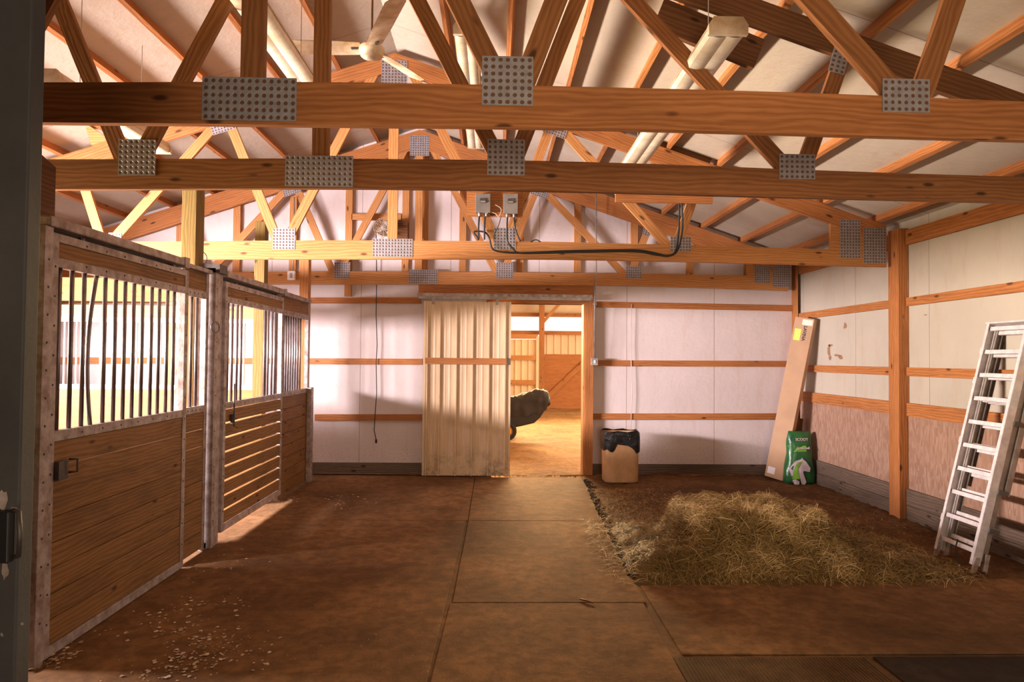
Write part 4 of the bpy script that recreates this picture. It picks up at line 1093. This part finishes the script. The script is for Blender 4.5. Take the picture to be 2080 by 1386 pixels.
# ------------------------------------------------------------------ feed bag
c_ = PZ(1630, 988); fx, fy = c_.x, c_.y+.10
fb = thing('feed_bag', 'green feed bag with a white horse picture standing in the corner', 'feed bag', None, (fx, fy, .03))
HB = .66
def bag_half(z):  # half width, half depth
    u = max(0., z/HB); return (.190*(1-.30*u**1.6)+.01*math.sin(u*9), .095*math.sqrt(max(0, 1-u**3))*1.0+.012)
def bag_front(x, z, off=.0):
    hw, hd = bag_half(z); u = max(-1, min(1, x/hw)); return -hd*math.sqrt(max(0, 1-abs(u)**2.6))-off
mb = MB(); rings = []
for j in range(25):
    z = HB*j/24; hw, hd = bag_half(z); R_ = []
    for k in range(40):
        a = 2*PI*k/40; c, s = math.cos(a), math.sin(a)
        f_ = (abs(c)**2.6+abs(s)**2.6)**(-1/2.6); wob = 1+.02*math.sin(a*5+j*.7)*(j > 0)
        R_.append((hw*c*f_*wob, hd*s*f_*wob, z))
    rings.append(R_)
mb.v = []; loft(mb, rings); mb.f.append(tuple(24*40+k for k in range(40))); mb.uv += [(0, 0)]*40
mb.build('sack', M['green'], fb, True)
def bag_patch(pts, nm, mat, off=.010):
    # pts in px of the bag crop -> local coords
    mb = MB(); L_ = []
    for (a, b_) in pts:
        x = (a-1631)/100*.66*1.0; z = (988-b_)/100*.655
        L_.append(Vector((x, bag_front(x, z, off), z)))
    c = sum(L_, Vector())/len(L_); c.y = bag_front(c.x, c.z, off+.002)
    for i in range(len(L_)): mb.face([c, L_[i], L_[(i+1) % len(L_)]])
    return mb.build(nm, M[mat], fb)
cr = lambda L_: [(1580+a/8.15, 830+b_/8.15) for a, b_ in L_]
bag_patch(cr([(225, 690), (480, 690), (480, 780), (300, 785), (222, 780)]), 'lime_band', 'bag_lime')
bag_patch(cr([(235, 535), (270, 530), (262, 650), (232, 650)]), 'blue_corner', 'bag_teal')
bag_patch(cr([(215, 1050), (300, 930), (390, 895), (400, 870), (420, 900), (470, 940), (540, 1040), (525, 1100), (480, 1060), (430, 1065), (415, 1110), (440, 1180), (465, 1260), (440, 1300), (390, 1290), (370, 1200), (330, 1130), (330, 1020), (360, 960), (290, 980), (265, 1060), (250, 1170), (225, 1110)]), 'horse_picture', 'bag_white', .014)
bag_patch(cr([(255, 1230), (300, 1215), (360, 1250), (350, 1310), (290, 1310)]), 'horse_hoof', 'bag_white', .014)
bag_patch(cr([(300, 1000), (330, 960), (370, 935), (400, 940), (345, 1000), (325, 1100), (365, 1210), (250, 1215), (275, 1080)]), 'lime_ribbon', 'bag_lime', .018)
text('SCOOT', .048, M['bag_white'], fb, Vector((0.0, -.085, HB-.10)), (1, 0, 0), (0, .45, 1), 'lettering', .001)
text('Greenstall', .040, M['bag_white'], fb, Vector((.005, -.112, HB-.205)), (1, 0, 0), (0, .2, 1), 'lettering', .001)

# ------------------------------------------------------------------ aluminium ladder against the right wall
ld = thing('aluminium_ladder', 'aluminium extension ladder leaning against the right wall', 'ladder')
fa = PZ(1905, 1125); fb_ = PZ(1985, 1160)
La = PZ(1884, 1124, .02); Ta = PX(2017, 657, 4.06)
Ta.y = La.y = (Ta.y+La.y)/2; Lb = La-Vector((0, .44, 0)); Tb = Ta-Vector((0, .44, 0))
axl = (Ta-La).normalized(); wl = Vector((0, -1, 0)); nl = axl.cross(wl).normalized()
if nl.x < 0: nl = -nl
LL = (Ta-La).length
def lp(w_, v, d): return La+wl*w_+axl*v+nl*d
Wd = .44
def section(idx, d0, v0, v1, wo, depth, nr, mat='alu'):
    for s_, w_ in ((0, wo), (1, Wd-wo)):
        mb = MB()
        # channel rail: web plus two flanges
        inn = 1 if s_ == 0 else -1
        mb.board(lp(w_, v0, d0+depth/2), lp(w_, v1, d0+depth/2), depth, .004, wl)
        for dd in (0, depth):
            mb.board(lp(w_+inn*.014, v0, d0+dd), lp(w_+inn*.014, v1, d0+dd), .028, .004, nl)
        r_ = mb.build('side_rail', M[mat], ld)
    for k in range(nr):
        v = v0+.10+(v1-v0-.14)*k/(nr-1)
        mb = MB(); mb.board(lp(wo+.004, v, d0+depth*.45), lp(Wd-wo-.004, v, d0+depth*.45), .034, .024, nl); mb.build('rung', M['alu'], ld, bevel=.003)
section(0, 0, .06, LL, .0, .062, 10)
section(1, .070, .10, LL-.02, .018, .045, 10, 'zinc')
section(2, .120, .62, LL+.02, .0, .04, 7, 'zinc')
for w_ in (0, Wd):
    inn = 1 if w_ == 0 else -1
    mb = MB(); mb.board(lp(w_, -.06, .02), lp(w_, .12, .03), .034, .02, wl); mb.build('foot', M['galv'], ld)
    mb = MB(); mb.board(lp(w_-inn*.0, -.04, .11), lp(w_, .16, .10), .03, .02, wl); mb.build('foot', M['galv'], ld)
for d_, v in ((.0, LL), ):
    mb = MB(); mb.board(lp(0, v, .03), lp(Wd, v, .03), .09, .012, axl); mb.build('top_brace', M['alu'], ld)
for v in (.62, 1.15, .32):
    mb = MB(); mb.board(lp(Wd+.006, v, .10), lp(Wd+.006, v+.035, .10), .08, .02, wl); mb.build('rail_guide', M['alu_dark'], ld)
for w_, v in ((-.006, .3), (-.006, .95), (-.006, 1.45), (-.006, 1.7)):
    mb = MB(); mb.board(lp(w_, v, .01), lp(w_, v+.05, .01), .02, .012, wl); mb.build('rail_clip', M['alu'], ld)
mb = MB(); pts = [lp(.25, .20, -.01), lp(.26, .12, -.02), lp(.34, .05, -.03), lp(.40, -.01, -.02), lp(.46, -.0, .02), lp(.47, .03, .09)]
mb.tube(pts, .005, 6); mb.build('rope', M['black_cable'], ld, True)

# ------------------------------------------------------------------ lean-to beyond the doorway
YF = 21.5
def gy(u, v): 
    x = -5+12*u; y = YB-.22+(YF+.5-YB)*v; x_ = x
    e = min(1, v*40); return (x_, y, .004+e*(.02+.035*fbm(x, y, 1.1)+.014*fbm(x, y, 5)))
mb = MB(); mb.grid(lambda u, v: ((dxl-.02)+(dxr-dxl+.02)*u if v < .018 else -5+12*u, YB-.26+(YF+.5-YB)*v, .008+min(1, v*30)*(.015+.03*fbm(-5+12*u, YB+12*v, 1.1)+.016*fbm(-5+12*u, YB+12*v, 5))) if v > 0 else (dxl+(dxr-dxl)*u, YB-.26, .004), 90, 110)
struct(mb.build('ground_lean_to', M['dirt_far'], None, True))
def corr(mb, xa, xb, z0, z1, y, pitch=.23, d=.03):
    n = int(round((xb-xa)/pitch)); pts = []
    for k in range(n):
        a = xa+(xb-xa)*k/n; w_ = (xb-xa)/n
        pts += [(a, 0), (a+w_*.62, 0), (a+w_*.72, -d), (a+w_*.9, -d)]
    pts.append((xb, 0))
    for a, b_ in zip(pts[:-1], pts[1:]):
        mb.face([(a[0], y+a[1], z0), (b_[0], y+b_[1], z0), (b_[0], y+b_[1], z1), (a[0], y+a[1], z1)])
        mb.face([(a[0], y+a[1]+.01, z1), (b_[0], y+b_[1]+.01, z1), (b_[0], y+b_[1]+.01, z0), (a[0], y+a[1]+.01, z0)])
xm = PY(1100, 700, YF).x; zwt = PY(1120, 680, YF).z; zwo = PY(1120, 642, YF).z; zply = PY(1140, 720, YF).z
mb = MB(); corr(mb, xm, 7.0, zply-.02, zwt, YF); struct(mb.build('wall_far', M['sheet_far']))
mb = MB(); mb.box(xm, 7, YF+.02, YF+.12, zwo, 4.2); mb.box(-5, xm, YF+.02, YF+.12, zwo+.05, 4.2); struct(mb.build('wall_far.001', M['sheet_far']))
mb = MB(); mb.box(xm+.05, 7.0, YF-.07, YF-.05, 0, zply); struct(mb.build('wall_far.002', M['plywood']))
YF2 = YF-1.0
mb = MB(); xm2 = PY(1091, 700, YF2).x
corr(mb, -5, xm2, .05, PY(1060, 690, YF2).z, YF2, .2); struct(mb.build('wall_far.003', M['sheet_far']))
for py, lab in ((727, 'upper rail across the sheet metal wall seen through the doorway'), (777, 'lower rail across the sheet metal wall seen through the doorway'), (684, 'top rail of the sheet metal wall seen through the doorway')):
    z = PY(1060, py, YF2).z; mb = MB(); mb.box(-5, xm2+.02, YF2-.09, YF2-.04, z-.07, z+.07); tag(mb.build('far_rail', M['pine_light']), lab, 'rail')
mb = MB(); mb.box(xm2-.03, xm2+.05, YF2-.1, YF2+.02, 0, PY(1060, 684, YF2).z); tag(mb.build('far_post', M['sheet_far']), 'pale end post of the far sheet metal wall', 'post')
x_ = PY(1100, 700, YF-.5).x; mb = MB(); mb.box(x_-.08, x_+.08, YF-.6, YF-.45, 0, 3.3); tag(mb.build('far_post', M['pine']), 'brown timber post in the lean-to seen through the doorway', 'post')
for z, py in ((0, 672), (0, 636)):
    zz = PY(1140, py+4, YF-.2).z; mb = MB(); mb.box(-5, 7, YF-.3, YF-.2, zz-.07, zz+.05); tag(mb.build('far_beam', M['pine']), 'level beam %s the bright opening in the lean-to' % ('below' if py == 672 else 'above'), 'beam')
p, q = PY(1104, 815, YF-.12), PY(1186, 737, YF-.12); mb = MB(); mb.board(p, q, .15, .05); tag(mb.build('diagonal_brace', M['pine']), 'diagonal brace on the plywood wall seen through the doorway', 'brace')
p, q = PY(1103, 655, YF-.53), PY(1137, 616, YF-.53); mb = MB(); mb.board(p, q, .1, .05); tag(mb.build('knee_brace', M['pine_light']), 'pale knee brace at the top of the lean-to post', 'brace')
# lean-to roof (corrugated, low at the far side)
mb = MB(); n = 60
pts = []
for k in range(n): 
    a = -5.2+12.4*k/n; w_ = 12.4/n; pts += [(a, 0), (a+w_*.5, 0), (a+w_*.65, .04), (a+w_*.85, .04)]
for a, b_ in zip(pts[:-1], pts[1:]):
    for sgn in (0, 1):
        z0, z1 = 3.55+.01*sgn, PY(1110, 622, YF).z+.05+.01*sgn
        q = [(a[0], YB+.12, z0+a[1]), (b_[0], YB+.12, z0+b_[1]), (b_[0], YF+.3, z1+b_[1]), (a[0], YF+.3, z1+a[1])]
        mb.face(q if sgn else q[::-1])
struct(mb.build('ceiling_lean_to', M['white_metal']))
mb = MB(); mb.box(-5.1, -5.0, YB+.1, YF+.4, 0, 4.0); struct(mb.build('wall_lean_to_left', M['sheet_far']))
# barn side cladding above the doorway seen from outside not modelled; the cart
ct_ = thing('dump_cart', 'black garden cart with a crumpled dark cover standing beyond the doorway', 'garden cart', None, (0, 13.0, 0))
YC = 13.0
def cp(px, py, y=YC): return PY(px, py, y)
def cart_poly(pts): return [(cp(a, b_).x, cp(a, b_).z) for a, b_ in pts]
off = Vector((0, -13.0, 0))
tub = cart_poly([(985, 838), (1030, 838), (1108, 832), (1098, 848), (1085, 860), (1060, 866), (1030, 872), (985, 874)])
mb = MB(); cxm = sum(p[0] for p in tub)/len(tub); czm = sum(p[1] for p in tub)/len(tub)
mb.prism(tub, YC, YC+.62); mb.xf(lambda p: p+off); mb.build('tub', M['tub'], ct_, bevel=.02)
mb = MB()
top = [(975, 822), (1000, 818), (1030, 812), (1045, 806), (1062, 804), (1078, 797), (1098, 793), (1108, 794), (1116, 800), (1119, 810), (1117, 818)]
botm = [(975, 846), (1000, 846), (1030, 846), (1045, 846), (1062, 845), (1078, 842), (1092, 840), (1102, 837), (1109, 832), (1114, 826), (1118, 820)]
def cov(u, v):
    i = u*10; tpx = np.interp(i, range(11), [a for a, _ in top]); tpy = np.interp(i, range(11), [b for _, b in top])
    bpx = np.interp(i, range(11), [a for a, _ in botm]); bpy_ = np.interp(i, range(11), [b for _, b in botm])
    T_ = cp(tpx, tpy); B_ = cp(bpx, bpy_)
    # v 0..1: front hem -> over the top -> back hem
    a = v*PI; k = (1-math.cos(a))/2; y = -.03+.68*k; h = max(0, math.sin(a))**.55
    p = B_.lerp(T_, h); n_ = .034*fbm(u*6, v*5, 1.7)+.012*math.sin(u*38+v*9+3*nz(u, v, 5))
    return Vector((p.x, y+n_, p.z+n_))
mb.grid(cov, 60, 30); mb.build('cover', M['tarp'], ct_, True)
wc = cp(1030, 879, YC-.07)
def wheel(yc, nm):
    mb = MB(); n = 28; ring_ = []
    R_, r_ = .185, .05
    for k in range(n+1):
        a = 2*PI*k/n; ring_.append((wc.x+(R_-r_)*math.cos(a), yc, .032+R_+(R_-r_)*math.sin(a)))
    mb.tube(ring_, r_, 10, False); mb.xf(lambda p: p+off); w_ = mb.build(nm, M['rubber'], ct_, True)
    mb = MB(); mb.lathe([(0, -.03), (.03, -.03), (.035, -.015), (.09, -.01), (.10, -.035), (.11, -.03), (.11, .03), (0, .03)], 24)
    mb.xf(lambda p: Vector((wc.x+p.x, yc+p.z-13.0, .032+R_+p.y))); mb.build('hub', M['hub_yellow'], w_, True)
wheel(YC-.06, 'wheel'); wheel(YC+.70, 'wheel')
mb = MB(); mb.tube([(wc.x, -.10, .217), (wc.x, .72, .217)], .012, 8); mb.build('axle', M['steel_dark'], ct_, True)
mb = MB(); mb.tube([(wc.x, .05, .217), (wc.x+.1, .05, tub[4][1])], .012, 6); mb.build('axle_bracket', M['steel_dark'], ct_)
mb = MB(); mb.tube([(wc.x, .55, .217), (wc.x+.1, .55, tub[4][1])], .012, 6); mb.build('axle_bracket', M['steel_dark'], ct_)
